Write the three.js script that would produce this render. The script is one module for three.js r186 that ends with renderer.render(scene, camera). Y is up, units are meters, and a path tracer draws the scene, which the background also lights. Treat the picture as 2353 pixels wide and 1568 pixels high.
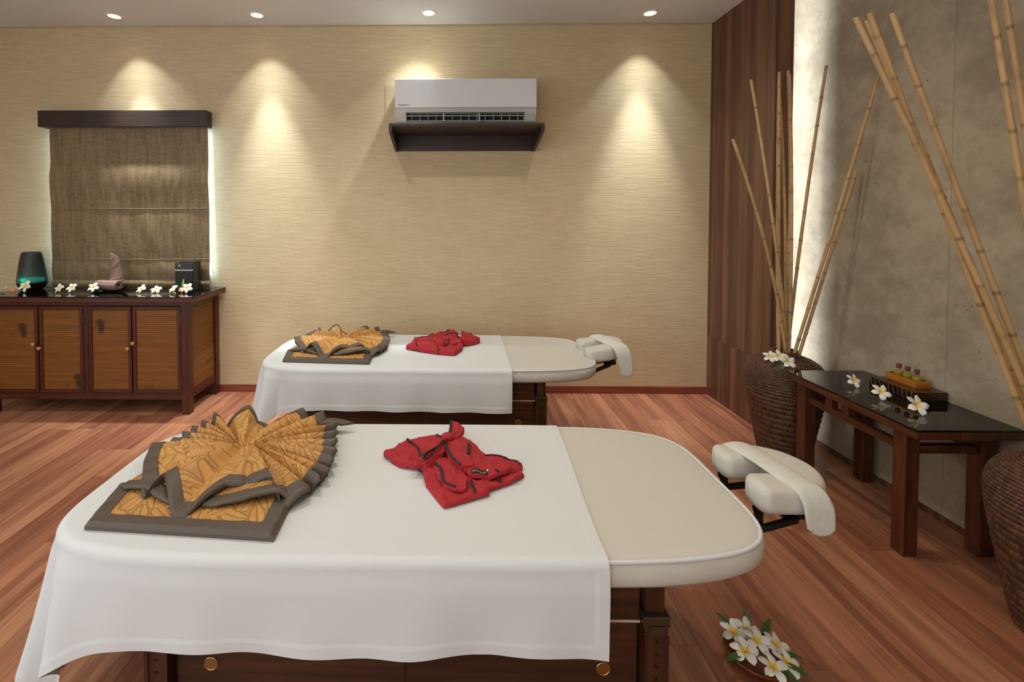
import * as THREE from 'three';
import { RoundedBoxGeometry } from 'three/addons/geometries/RoundedBoxGeometry.js';
import { mergeGeometries as mergeRaw } from 'three/addons/utils/BufferGeometryUtils.js';
import { RectAreaLightUniformsLib } from 'three/addons/lights/RectAreaLightUniformsLib.js';
import { FontLoader } from 'three/addons/loaders/FontLoader.js';
import { TextGeometry } from 'three/addons/geometries/TextGeometry.js';

// ---------------------------------------------------------------- camera, sky, lights, exposure
const scene = new THREE.Scene();
const camera = new THREE.PerspectiveCamera(71.96, 2353 / 1568, 0.05, 60);
camera.position.set(0, 1.5, 0);
camera.rotation.order = 'YXZ';
camera.rotation.y = THREE.MathUtils.degToRad(0.8);
camera.rotation.x = THREE.MathUtils.degToRad(-1.59);
camera.setViewOffset(2353, 1568, 156.5, 256, 2353, 1568);   // shifted lens
scene.background = new THREE.Color(0xbfd8ee);               // pale daylight outside the one window
const renderer = new THREE.WebGLRenderer({ antialias: true });
renderer.toneMapping = THREE.LinearToneMapping;
renderer.toneMappingExposure = 1.0;
renderer.shadowMap.enabled = true;
RectAreaLightUniformsLib.init();
const SPOT_CD = 22, MID_CD = 3.0, SPILL_CD = 0.95, DOWN_CD = 1.15, PANEL_L = 0.8, COVE_L = 14, DAY_L = 4.2, FRONT_L = 1.8, UP_L = 8, BACK_L = 16;

// ---------------------------------------------------------------- helpers
function mergeGeometries(list) {
  const same = list.every(g => g.index) || list.every(g => !g.index);
  const l2 = list.map(g => same ? g : g.index ? g.toNonIndexed() : g), col = l2.every(g => g.attributes.color);
  for (const g of l2) for (const k of Object.keys(g.attributes)) if (!['position', 'normal', 'uv'].includes(k) && !(k === 'color' && col)) g.deleteAttribute(k);
  return mergeRaw(l2);
}
let seed = 1234567;
const rnd = () => { seed = (seed * 1664525 + 1013904223) >>> 0; return seed / 4294967296; };
const rr = (a, b) => a + (b - a) * rnd();
const clamp = (v, a = 0, b = 1) => Math.min(b, Math.max(a, v));
const mix = (a, b, t) => a + (b - a) * t;
const sstep = (a, b, v) => { const t = clamp((v - a) / (b - a)); return t * t * (3 - 2 * t); };
const taken = {};
function numbered(n) { if (!(n in taken)) { taken[n] = 0; return n; } taken[n]++; return n + '_' + String(taken[n]).padStart(3, '0'); }
function tag(o, label, category, group) { o.userData.label = label; o.userData.category = category; if (group) o.userData.group = group; return o; }
function thing(name, label, category, pos = [0, 0, 0], turn = 0, group) {
  const o = new THREE.Group(); o.name = numbered(name); o.position.set(...pos); o.rotation.y = turn; scene.add(o);
  return tag(o, label, category, group);
}
function part(name, geo, mat, parent, label) { const m = new THREE.Mesh(geo, mat); m.name = name; parent.add(m); if (label) m.userData.label = label; return m; }
function sub(name, parent) { const g = new THREE.Group(); g.name = name; parent.add(g); return g; }
function solo(name, geo, mat, label, category, group) { const m = new THREE.Mesh(geo, mat); m.name = numbered(name); scene.add(m); return tag(m, label, category, group); }
function struct(name, geo, mat) { const m = new THREE.Mesh(geo, mat); m.name = name; m.userData.kind = 'structure'; scene.add(m); return m; }
function structGroup(name) { const g = new THREE.Group(); g.name = name; g.userData.kind = 'structure'; scene.add(g); return g; }
function settle(o, y) { o.updateMatrixWorld(true); const b = new THREE.Box3().setFromObject(o, true); o.position.y += y - b.min.y; return o; }
const V3 = (x, y, z) => new THREE.Vector3(x, y, z);

// noise, periodic over px * py cells
function hash(i, j, s) { let h = (i * 374761393 + j * 668265263 + s * 2147483647) | 0; h = Math.imul(h ^ (h >>> 13), 1274126177); h ^= h >>> 16; return (h >>> 0) / 4294967296; }
function vnoise(x, y, px, py, s = 0) {
  const xi = Math.floor(x), yi = Math.floor(y), fx = x - xi, fy = y - yi, u = fx * fx * (3 - 2 * fx), v = fy * fy * (3 - 2 * fy);
  const m = (a, p) => ((a % p) + p) % p, a0 = m(xi, px), a1 = m(xi + 1, px), b0 = m(yi, py), b1 = m(yi + 1, py);
  return mix(mix(hash(a0, b0, s), hash(a1, b0, s), u), mix(hash(a0, b1, s), hash(a1, b1, s), u), v);
}
function fbm(x, y, px, py, o = 4, s = 0) { let a = 0.5, t = 0, n = 0; for (let k = 0; k < o; k++) { t += a * vnoise(x, y, px, py, s + k * 17); n += a; a *= 0.5; x *= 2; y *= 2; px *= 2; py *= 2; } return t / n; }
const wn = (x, y, s = 0) => fbm(x + 500, y + 500, 4096, 4096, 3, s) - 0.5;     // free noise, about -0.5 .. 0.5

function tex(w, h, fn, srgb = true) {
  const d = new Uint8Array(w * h * 4);
  for (let j = 0; j < h; j++) for (let i = 0; i < w; i++) {
    const c = fn(i / w, j / h), k = (j * w + i) * 4;
    if (typeof c === 'number') { d[k] = d[k + 1] = d[k + 2] = clamp(c, 0, 1) * 255; } else { d[k] = clamp(c[0], 0, 255); d[k + 1] = clamp(c[1], 0, 255); d[k + 2] = clamp(c[2], 0, 255); }
    d[k + 3] = 255;
  }
  const t = new THREE.DataTexture(d, w, h, THREE.RGBAFormat);
  t.wrapS = t.wrapT = THREE.RepeatWrapping; t.magFilter = THREE.LinearFilter; t.minFilter = THREE.LinearMipmapLinearFilter; t.generateMipmaps = true;
  if (srgb) t.colorSpace = THREE.SRGBColorSpace;
  t.needsUpdate = true; return t;
}
const ramp = (a, b, t) => [mix(a[0], b[0], t), mix(a[1], b[1], t), mix(a[2], b[2], t)];
const std = (o) => new THREE.MeshStandardMaterial(o);
const phys = (o) => new THREE.MeshPhysicalMaterial(o);

// uv in metres: v runs along the grain axis, u across it
function woodUV(g, grain = 'y', sc = 1, ou = 0, ov = 0) {
  const p = g.attributes.position, n = g.attributes.normal, uv = new Float32Array(p.count * 2);
  for (let i = 0; i < p.count; i++) {
    const P = { x: p.getX(i), y: p.getY(i), z: p.getZ(i) }, N = { x: Math.abs(n.getX(i)), y: Math.abs(n.getY(i)), z: Math.abs(n.getZ(i)) };
    const others = ['x', 'y', 'z'].filter(a => a !== grain);
    const dom = N.x > N.y && N.x > N.z ? 'x' : N.y > N.z ? 'y' : 'z';
    const uAx = dom === others[0] ? others[1] : others[0];
    let v = P[grain]; if (dom === grain) v = P[others[1]];
    uv[i * 2] = P[uAx] / sc + ou; uv[i * 2 + 1] = v / sc + ov;
  }
  g.setAttribute('uv', new THREE.BufferAttribute(uv, 2)); return g;
}
function box(w, h, d, x, y, z, bev = 0, grain = null, sc = 1) {       // centre x, z; base y
  const g = bev ? new RoundedBoxGeometry(w, h, d, 2, bev) : new THREE.BoxGeometry(w, h, d);
  g.translate(x, y + h / 2, z);
  return woodUV(g, grain || 'y', sc, rnd(), rnd());
}
const span = (x0, x1, y0, y1, z0, z1, bev = 0, grain = null, sc = 1) => box(x1 - x0, y1 - y0, z1 - z0, (x0 + x1) / 2, y0, (z0 + z1) / 2, bev, grain, sc);
function grid(nu, nv, fn, closeU = false) {                          // fn(u, v) -> [x, y, z, (s, t)]
  const pos = [], uv = [], idx = [];
  for (let j = 0; j <= nv; j++) for (let i = 0; i <= nu; i++) { const p = fn(i / nu, j / nv, i, j); pos.push(p[0], p[1], p[2]); uv.push(p[3] ?? i / nu, p[4] ?? j / nv); }
  for (let j = 0; j < nv; j++) for (let i = 0; i < nu; i++) { const a = j * (nu + 1) + i, b = a + 1, c = a + nu + 1, d = c + 1; idx.push(a, c, b, b, c, d); }
  const g = new THREE.BufferGeometry(); g.setAttribute('position', new THREE.Float32BufferAttribute(pos, 3)); g.setAttribute('uv', new THREE.Float32BufferAttribute(uv, 2)); g.setIndex(idx);
  g.computeVertexNormals();
  if (closeU) { const n = g.attributes.normal; for (let j = 0; j <= nv; j++) { const a = j * (nu + 1), b = a + nu; const v = V3(n.getX(a) + n.getX(b), n.getY(a) + n.getY(b), n.getZ(a) + n.getZ(b)).normalize(); n.setXYZ(a, v.x, v.y, v.z); n.setXYZ(b, v.x, v.y, v.z); } }
  return g;
}
function sheetShell(nu, nv, fn, th) {                                // closed cloth of thickness th over fn(u, v) -> Vector3
  const P = [], e = 1e-3;
  const nrm = (u, v) => { const a = fn(Math.min(1, u + e), v).sub(fn(Math.max(0, u - e), v)), b = fn(u, Math.min(1, v + e)).sub(fn(u, Math.max(0, v - e))); return b.cross(a).normalize(); };
  const pos = [], uv = [], idx = [], W = nu + 1, H = nv + 1;
  for (let s = 0; s < 2; s++) for (let j = 0; j <= nv; j++) for (let i = 0; i <= nu; i++) {
    const u = i / nu, v = j / nv, p = fn(u, v), n = nrm(u, v), ed = Math.min(1, Math.min(i, nu - i, j, nv - j) / 1.0);
    p.addScaledVector(n, (s ? -1 : 1) * th * 0.5 * (0.55 + 0.45 * ed)); pos.push(p.x, p.y, p.z); uv.push(u, v);
  }
  const o = W * H;
  for (let j = 0; j < nv; j++) for (let i = 0; i < nu; i++) { const a = j * W + i, b = a + 1, c = a + W, d = c + 1; idx.push(a, c, b, b, c, d, a + o, b + o, c + o, b + o, d + o, c + o); }
  const edge = (a, b) => idx.push(a, b, a + o, b, b + o, a + o);
  for (let i = 0; i < nu; i++) { edge(i, i + 1); edge(nv * W + i + 1, nv * W + i); }
  for (let j = 0; j < nv; j++) { edge((j + 1) * W, j * W); edge(j * W + nu, (j + 1) * W + nu); }
  const g = new THREE.BufferGeometry(); g.setAttribute('position', new THREE.Float32BufferAttribute(pos, 3)); g.setAttribute('uv', new THREE.Float32BufferAttribute(uv, 2)); g.setIndex(idx); g.computeVertexNormals(); return g;
}
const curve = (pts, closed = false, t = 0.5) => new THREE.CatmullRomCurve3(pts.map(p => V3(...p)), closed, 'catmullrom', t);
const tube = (pts, r, n = 24, k = 8, closed = false) => new THREE.TubeGeometry(curve(pts, closed), n, r, k, closed);
const lathe = (pts, n = 32) => new THREE.LatheGeometry(pts.map(p => new THREE.Vector2(p[0], p[1])), n);
function planarUV(g, sc, ax = 'xz') { const p = g.attributes.position, uv = new Float32Array(p.count * 2); for (let i = 0; i < p.count; i++) { const P = { x: p.getX(i), y: p.getY(i), z: p.getZ(i) }; uv[2 * i] = P[ax[0]] / sc; uv[2 * i + 1] = P[ax[1]] / sc; } g.setAttribute('uv', new THREE.BufferAttribute(uv, 2)); return g; }

// ---------------------------------------------------------------- materials
const M = {};
{
  const wp = (u, v) => 0.55 * fbm(u * 10, v * 200, 10, 200, 3, 3) + 0.30 * fbm(u * 40, v * 400, 40, 400, 2, 9) + 0.15 * fbm(u * 5, v * 5, 5, 5, 3, 5);
  M.paper = std({ map: tex(1024, 1024, (u, v) => { const t = wp(u, v); return ramp([202, 181, 143], [219, 200, 164], sstep(0.25, 0.75, t)); }), bumpMap: tex(1024, 1024, (u, v) => wp(u, v), false), bumpScale: 0.001, roughness: 0.7 });
  const fl = (u, v) => { const strip = hash(Math.floor(u * 24 + 0.16 * Math.sin(v * 6.283 * 2 + Math.floor(u * 8))), 3, 7); const g = fbm(u * 70, v * 5, 70, 5, 4, 11), l = fbm(u * 18, v * 3, 18, 3, 3, 21); const fine = fbm(u * 260, v * 10, 260, 10, 2, 31); return 0.30 * strip + 0.34 * g + 0.3 * l + 0.14 * fine; };
  M.boards = [[[124, 74, 54], [184, 124, 92]], [[118, 68, 50], [172, 112, 82]], [[132, 82, 60], [194, 136, 102]]].map(([a, b], k) => std({ map: tex(1024, 1024, (u, v) => ramp(a, b, sstep(0.2, 0.85, fl(u, v + k * 0.31)))), roughness: 0.42 }));
  const wl = (u, v) => 0.45 * fbm(u * 16, v * 1, 16, 1, 3, 41) + 0.4 * fbm(u * 60, v * 2, 60, 2, 3, 43) + 0.15 * fbm(u * 200, v * 6, 200, 6, 2, 47);
  M.walnut = std({ map: tex(1024, 1024, (u, v) => ramp([82, 54, 40], [128, 88, 64], sstep(0.25, 0.75, wl(u, v)))), roughness: 0.4 });
  const dk = (u, v) => 0.5 * fbm(u * 24, v * 2, 24, 2, 3, 51) + 0.5 * fbm(u * 90, v * 4, 90, 4, 3, 53);
  const darkTex = (a, b) => tex(512, 512, (u, v) => ramp(a, b, sstep(0.25, 0.75, dk(u, v))));
  M.cabinet = std({ map: darkTex([62, 24, 10], [92, 40, 18]), roughness: 0.38 });
  M.table = std({ map: darkTex([64, 32, 17], [102, 54, 30]), roughness: 0.38 });
  M.base = std({ map: darkTex([50, 26, 14], [84, 46, 25]), roughness: 0.42 });
  M.espresso = std({ map: darkTex([46, 32, 26], [62, 44, 36]), roughness: 0.45 });
  M.skirting = std({ map: darkTex([118, 58, 42], [154, 84, 62]), roughness: 0.45 });
  const con = (u, v) => 0.5 * fbm(u * 5, v * 5, 5, 5, 5, 61) + 0.3 * fbm(u * 18, v * 18, 18, 18, 4, 67) + 0.2 * fbm(u * 60, v * 60, 60, 60, 3, 69);
  M.concrete = std({ map: tex(1024, 1024, (u, v) => { const t = sstep(0.3, 0.7, con(u, v)); const pit = vnoise(u * 90, v * 90, 90, 90, 71) > 0.955 ? 0.82 : 1; const c = ramp([150, 137, 116], [178, 165, 143], t); return [c[0] * pit, c[1] * pit, c[2] * pit]; }), roughness: 0.75 });
  const bam = (u, v) => { const row = Math.floor(v * 40), k = hash(row, 5, 81), edge = Math.abs((v * 40) % 1 - 0.5) * 2; return { k, edge, g: fbm(u * 4 + k * 9, v * 160, 40, 160, 3, 83), s: fbm(u * 7, v * 4, 7, 4, 5, 87) }; };
  M.bambooPanel = std({
    map: tex(1024, 1024, (u, v) => { const b = bam(u, v); const c = ramp([104, 60, 14], [154, 96, 32], clamp(0.35 * b.k + 0.65 * b.g)); const d = 1 - 0.5 * sstep(0.66, 0.8, b.s); return [c[0] * d, c[1] * d, c[2] * d]; }),
    bumpMap: tex(512, 512, (u, v) => 1 - sstep(0.7, 1, bam(u, v).edge), false), bumpScale: 0.003, roughness: 0.5 });
  const bl = (u, v) => 0.6 * fbm(u * 120, v * 6, 120, 6, 3, 91) + 0.4 * fbm(u * 40, v * 120, 40, 120, 2, 93);
  M.blind = std({ map: tex(1024, 512, (u, v) => ramp([112, 92, 64], [142, 120, 88], sstep(0.25, 0.75, bl(u, v)))), bumpMap: tex(512, 512, (u, v) => bl(u, v), false), bumpScale: 0.0004, roughness: 0.6 });
  const lin = tex(512, 512, (u, v) => 0.5 * fbm(u * 128, v * 8, 128, 8, 2, 101) + 0.5 * fbm(u * 8, v * 128, 8, 128, 2, 103), false);
  M.linen = std({ color: 0xd8dadb, bumpMap: lin, bumpScale: 0.0003, roughness: 0.85, side: THREE.DoubleSide });
  M.cover = std({ color: 0xcecac0, bumpMap: lin, bumpScale: 0.0003, roughness: 0.85 });
  const ter = tex(256, 256, (u, v) => vnoise(u * 128, v * 128, 128, 128, 105), false);
  M.terryWhite = std({ color: 0xdbdacf, bumpMap: ter, bumpScale: 0.0012, roughness: 0.95 });
  M.terryBrown = std({ color: 0x96766c, bumpMap: ter, bumpScale: 0.0012, roughness: 0.95, side: THREE.DoubleSide });
  M.ceiling = std({ color: 0xe4e4e2, roughness: 0.85 });
  M.plaster = std({ color: 0xd3c8b4, roughness: 0.85 });
  M.white = std({ color: 0xe8e8e4, roughness: 0.45 });
  M.whiteGloss = std({ color: 0xeceff2, roughness: 0.28 });
  M.greyPlastic = std({ color: 0xcfcdc6, roughness: 0.45 });
  M.black = std({ color: 0x0c0b0b, roughness: 0.5 });
  M.blackSatin = std({ color: 0x151312, roughness: 0.32 });
  M.blackMetal = std({ color: 0x17140f, roughness: 0.45, metalness: 0.3 });
  M.pewter = std({ color: 0x5c5648, roughness: 0.35, metalness: 0.85 });
  M.brass = std({ color: 0xb39a66, roughness: 0.3, metalness: 1 });
  M.silver = std({ color: 0xb9b9b6, roughness: 0.35, metalness: 0.7 });
  M.ivoryStrip = std({ color: 0xc9b6a4, roughness: 0.5 });
  M.blackGlass = std({ color: 0x0b0807, roughness: 0.03 });
  M.knob = std({ color: 0xc98a4a, roughness: 0.4 });
  M.red = std({ color: 0xa8202a, roughness: 0.8, bumpMap: lin, bumpScale: 0.0004, side: THREE.DoubleSide });
  M.piping = std({ color: 0x2b211d, roughness: 0.8 });
  M.satin = std({ color: 0x574b41, roughness: 0.48, side: THREE.DoubleSide });
  M.cork = std({ color: 0x6b3a20, roughness: 0.8 });
  M.glass = phys({ color: 0xffffff, transmission: 1, roughness: 0.03, thickness: 0, ior: 1.45 });
  M.oil = phys({ color: 0xc0a818, transmission: 0.45, roughness: 0.1, thickness: 0, ior: 1.4 });
  M.leaf = std({ color: 0x3a6127, roughness: 0.5, side: THREE.DoubleSide });
  M.leafBright = std({ color: 0x69a83a, roughness: 0.5, side: THREE.DoubleSide });
  M.petal = std({ vertexColors: true, roughness: 0.55, side: THREE.DoubleSide });
  M.bamboo = std({ vertexColors: true, roughness: 0.42 });
  M.wicker = std({ vertexColors: true, roughness: 0.5 });
  M.trayWood = std({ map: darkTex([150, 88, 26], [192, 122, 46]), roughness: 0.3 });
  M.bowl = std({ map: darkTex([112, 58, 26], [150, 86, 44]), roughness: 0.35 });
  const eb = (u, v) => { const s = v * 9 + 0.35 * Math.sin(u * 9) + 0.5 * (fbm(u * 6, v * 9, 6, 9, 3, 111) - 0.5); const f = s - Math.floor(s); return (f > 0.62 && f < 0.82) ? 0.55 + 0.45 * hash(Math.floor(s), 3, 113) : 0.06; };
  M.ebony = std({ map: tex(512, 512, (u, v) => ramp([16, 10, 8], [140, 96, 60], eb(u, v))), roughness: 0.12 });
  M.lens = std({ color: 0xffffff, emissive: 0xfff4e2, emissiveIntensity: 30 });
  // golden brocade with stitched leaves
  const leafField = (u, v) => {                         // distance style pattern of overlapping leaves, periodic 4 x 4
    let best = 9, tone = 0;
    for (let a = -1; a <= 1; a++) for (let b = -1; b <= 1; b++) {
      const gx = Math.floor(u * 6) + a, gy = Math.floor(v * 6) + b, mx = ((gx % 6) + 6) % 6, my = ((gy % 6) + 6) % 6;
      const h1 = hash(mx, my, 121), h2 = hash(mx, my, 122), h3 = hash(mx, my, 123);
      const dx = u * 6 - gx - 0.3 - 0.4 * h1, dy = v * 6 - gy - 0.3 - 0.4 * h2, an = h3 * 6.283, c = Math.cos(an), s = Math.sin(an);
      const x = dx * c + dy * s, y = -dx * s + dy * c, e = Math.hypot(x / 0.78, (y / 0.36) * (1 + 0.5 * x));
      if (e < best) { best = e; tone = e < 1 ? Math.min(Math.abs(y) * 9, Math.abs(((x * 5 + Math.abs(y) * 4) % 1 + 1) % 1 - 0.5) * 3 + 0.35) : 0; }
    }
    const line = best < 1 ? Math.min(1, Math.min((1 - best) * 7, tone)) : Math.min(1, (best - 1) * 7);
    return { best, line };
  };
  const LF = []; const LN = 512; for (let j = 0; j < LN; j++) for (let i = 0; i < LN; i++) LF.push(leafField(i / LN, j / LN));
  const lf = (u, v) => LF[Math.min(LN - 1, Math.floor(v * LN)) * LN + Math.min(LN - 1, Math.floor(u * LN))];
  M.brocade = std({
    map: tex(LN, LN, (u, v) => { const q = lf(u, v), t = 0.55 + 0.45 * fbm(u * 12, v * 12, 12, 12, 3, 131), c = q.best < 1 ? ramp([176, 122, 58], [216, 160, 88], t) : ramp([156, 108, 52], [200, 146, 80], t), d = 0.74 + 0.26 * sstep(0, 0.4, q.line); return [c[0] * d, c[1] * d, c[2] * d]; }),
    bumpMap: tex(LN, LN, (u, v) => { const q = lf(u, v); return 0.25 + 0.6 * Math.pow(sstep(0, 1, q.line), 0.6) * (q.best < 1 ? 1 : 0.8); }, false), bumpScale: 0.005, roughness: 0.5, side: THREE.DoubleSide });
}

// ---------------------------------------------------------------- room shell
const ZW = -3.97, XW = 2.166, XC = 2.42, HC = 3.10, XL = -4.4, ZF = 2.3;
{
  // floor of separate boards on a dark slab
  const fl = structGroup('floor');
  part('slab', span(XL - 0.2, XC + 0.2, -0.12, -0.0095, ZW - 0.2, ZF + 0.2), std({ color: 0x2a1710, roughness: 0.9 }), fl);
  const bw = 0.195, bl = 1.215; let col = 0;
  for (let x = XL; x < XC; x += bw, col++) {
    let z = ZW - rr(0, bl);
    for (; z < ZF; z += bl) {
      const z0 = Math.max(z, ZW) + 0.0005, z1 = Math.min(z + bl, ZF) - 0.0005, x0 = x + 0.0005, x1 = Math.min(x + bw, XC) - 0.0005;
      if (z1 - z0 < 0.02 || x1 - x0 < 0.01) continue;
      const g = new THREE.BoxGeometry(x1 - x0, 0.009, z1 - z0); g.translate((x0 + x1) / 2, -0.0045, (z0 + z1) / 2);
      const p = g.attributes.position, uv = g.attributes.uv, ou = Math.floor(rnd() * 5) / 5, ov = rnd();
      for (let i = 0; i < p.count; i++) uv.setXY(i, ou + (p.getX(i) - x0) / (bw * 5), ov + (p.getZ(i) - z0) / 1.3);
      part('board', g, M.boards[Math.floor(rnd() * 3)], fl);
    }
  }
  // back wall around the window opening
  const wb = structGroup('wall_back'), wx0 = -3.20, wx1 = -2.16, wy0 = 1.0, wy1 = 2.2, zt = ZW - 0.14;
  const wall = (x0, x1, y0, y1, n = 'wallpaper') => part(n, span(x0, x1, y0, y1, zt, ZW), M.paper, wb);
  wall(XL - 0.2, wx0, 0, HC + 0.12); wall(wx1, XC + 0.2, 0, HC + 0.12); wall(wx0, wx1, 0, wy0); wall(wx0, wx1, wy1, HC + 0.12);
  // window: white casing, frame and one pane
  const w1 = structGroup('window_1');
  part('casing', mergeGeometries([span(wx0 - 0.09, wx0, wy0 - 0.07, wy1 + 0.06, ZW, ZW + 0.012), span(wx1, -2.085, wy0 - 0.07, wy1 + 0.06, ZW, ZW + 0.012), span(wx0, wx1, wy1, wy1 + 0.06, ZW, ZW + 0.012), span(wx0, wx1, wy0 - 0.07, wy0, ZW, ZW + 0.012)]), M.white, w1);
  part('window_frame', mergeGeometries([span(wx0, wx0 + 0.04, wy0, wy1, zt + 0.03, zt + 0.07), span(wx1 - 0.04, wx1, wy0, wy1, zt + 0.03, zt + 0.07), span(wx0 + 0.04, wx1 - 0.04, wy0, wy0 + 0.04, zt + 0.03, zt + 0.07), span(wx0 + 0.04, wx1 - 0.04, wy1 - 0.04, wy1, zt + 0.03, zt + 0.07)]), M.white, w1);
  part('pane', span(wx0 + 0.04, wx1 - 0.04, wy0 + 0.04, wy1 - 0.04, zt + 0.048, zt + 0.052), M.glass, w1);
  const sky = new THREE.RectAreaLight(0xcfe2f2, 5, 0.96, 1.12); sky.position.set((wx0 + wx1) / 2, 1.6, zt + 0.075); sky.lookAt((wx0 + wx1) / 2, 1.6, 0); scene.add(sky);   // daylight coming through the pane
  // access board behind the air conditioner, papered like the wall
  const ab = struct('trim_1', span(-0.545, 0.775, 2.06, 2.60, ZW, ZW + 0.006), M.paper); ab.userData.label = 'papered cover board behind the air conditioner';
  // concrete side wall in tall panels
  const wr = structGroup('wall_right');
  part('core', span(XC + 0.012, XC + 0.2, -0.1, HC + 0.12, ZW - 0.14, ZF + 0.2), M.plaster, wr);
  const zs = [ZW, -3.42, -2.31, -1.13, 0.05, 1.2, ZF]; for (let k = 0; k < zs.length - 1; k++) for (const [y0, y1] of [[0, HC + 0.1]]) part('panel', span(XC, XC + 0.012, y0, y1, zs[k] + 0.001, zs[k + 1] - 0.001, 0, 'y', 1.6), M.concrete, wr);
  struct('baseboard_right', span(XC - 0.008, XC, 0, 0.03, -3.18, ZF), M.walnut);
  // walnut clad nib wall with a light pocket behind its edge
  const wn_ = structGroup('wall_nib');
  for (const [y0, y1] of [[0, 0.4985], [0.5, HC]]) for (const [z0, z1] of [[ZW, -3.19]]) part('panel', span(XW, XW + 0.02, y0, y1, z0, z1, 0, 'y', 1), M.walnut, wn_);
  part('edge_panel', span(XW + 0.02, 2.284, 0, HC, -3.21, -3.19, 0, 'y', 1), M.walnut, wn_);
  // skirting
  struct('baseboard_back', span(XL, XW, 0, 0.062, ZW, ZW + 0.012, 0, 'x', 1), M.skirting);
  const wl_ = structGroup('wall_left'), lz0 = -0.7, lz1 = 1.7, ly0 = 0.7, ly1 = 2.6;
  for (const [y0, y1, z0, z1] of [[0, HC + 0.12, ZW, lz0], [0, HC + 0.12, lz1, ZF + 0.2], [0, ly0, lz0, lz1], [ly1, HC + 0.12, lz0, lz1]]) part('wallpaper', span(XL - 0.2, XL, y0, y1, z0, z1), M.plaster, wl_);
  const w2 = structGroup('window_2');
  part('window_frame', mergeGeometries([span(XL - 0.12, XL - 0.06, ly0, ly1, lz0, lz0 + 0.05), span(XL - 0.12, XL - 0.06, ly0, ly1, lz1 - 0.05, lz1), span(XL - 0.12, XL - 0.06, ly0, ly0 + 0.05, lz0 + 0.05, lz1 - 0.05), span(XL - 0.12, XL - 0.06, ly1 - 0.05, ly1, lz0 + 0.05, lz1 - 0.05), span(XL - 0.11, XL - 0.07, ly0 + 0.05, ly1 - 0.05, 0.47, 0.53)]), M.white, w2);
  part('pane', span(XL - 0.092, XL - 0.088, ly0 + 0.05, ly1 - 0.05, lz0 + 0.05, 0.47), M.glass, w2); part('pane', span(XL - 0.092, XL - 0.088, ly0 + 0.05, ly1 - 0.05, 0.53, lz1 - 0.05), M.glass, w2);
  const day = new THREE.RectAreaLight(0xdeebf2, DAY_L, 2.25, 1.75); day.position.set(XL - 0.05, 1.65, 0.5); day.lookAt(0, 1.65, 0.5); scene.add(day);   // daylight of the side window
  const wf_ = structGroup('wall_front'), fx0 = -3.4, fx1 = 0.2, fy0 = 0.35, fy1 = 2.3;
  for (const [x0, x1, y0, y1] of [[XL, fx0, 0, HC + 0.12], [fx1, XC + 0.2, 0, HC + 0.12], [fx0, fx1, 0, fy0], [fx0, fx1, fy1, HC + 0.12]]) part('plaster', span(x0, x1, y0, y1, ZF, ZF + 0.2), M.plaster, wf_);
  const w3 = structGroup('window_3');
  part('window_frame', mergeGeometries([span(fx0, fx0 + 0.05, fy0, fy1, ZF + 0.06, ZF + 0.12), span(fx1 - 0.05, fx1, fy0, fy1, ZF + 0.06, ZF + 0.12), span(fx0 + 0.05, fx1 - 0.05, fy0, fy0 + 0.05, ZF + 0.06, ZF + 0.12), span(fx0 + 0.05, fx1 - 0.05, fy1 - 0.05, fy1, ZF + 0.06, ZF + 0.12), span(-1.63, -1.57, fy0 + 0.05, fy1 - 0.05, ZF + 0.07, ZF + 0.11)]), M.white, w3);
  part('pane', span(fx0 + 0.05, -1.63, fy0 + 0.05, fy1 - 0.05, ZF + 0.088, ZF + 0.092), M.glass, w3); part('pane', span(-1.57, fx1 - 0.05, fy0 + 0.05, fy1 - 0.05, ZF + 0.088, ZF + 0.092), M.glass, w3);
  const fr = new THREE.RectAreaLight(0xe9f2f0, FRONT_L, 3.4, 1.8); fr.position.set(-1.6, 1.325, ZF + 0.05); fr.lookAt(-1.6, 1.325, 0); scene.add(fr);   // daylight of the window behind the camera
}
// ceiling with holes for its downlights, a shadow gap along the back wall
const SPOTS = [
  [-2.68, -3.755, -2.30, -3.80, 'first recessed ceiling spotlight from the left, above the window blind'],
  [-1.535, -3.75, -1.42, -3.80, 'second recessed ceiling spotlight from the left'],
  [-0.171, -3.73, -0.80, -3.77, 'recessed ceiling spotlight above the air conditioner'],
  [1.568, -3.76, 1.55, -3.80, 'recessed ceiling spotlight nearest the walnut wall']];
const DOWN = [[-2.7, -2.35], [-0.75, -2.35], [0.9, -2.35], [-2.7, -0.7], [-0.9, -0.75], [0.8, -0.75]];
{
  const sh = new THREE.Shape(); sh.moveTo(XL, -ZF); sh.lineTo(XC, -ZF); sh.lineTo(XC, -ZW - 0.012); sh.lineTo(XL, -ZW - 0.012); sh.closePath();
  for (const [x, z] of [...SPOTS, ...DOWN]) { const h = new THREE.Path(); h.absarc(x, -z, 0.048, 0, Math.PI * 2, true); sh.holes.push(h); }
  const g = new THREE.ExtrudeGeometry(sh, { depth: 0.015, bevelEnabled: false, curveSegments: 24 }); g.rotateX(-Math.PI / 2); g.translate(0, HC, 0);
  const ce = structGroup('ceiling'); part('board', g, M.ceiling, ce);
  part('slab', span(XL - 0.2, XC + 0.2, HC + 0.12, HC + 0.25, ZW - 0.14, ZF + 0.2), M.plaster, ce);
}
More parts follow.
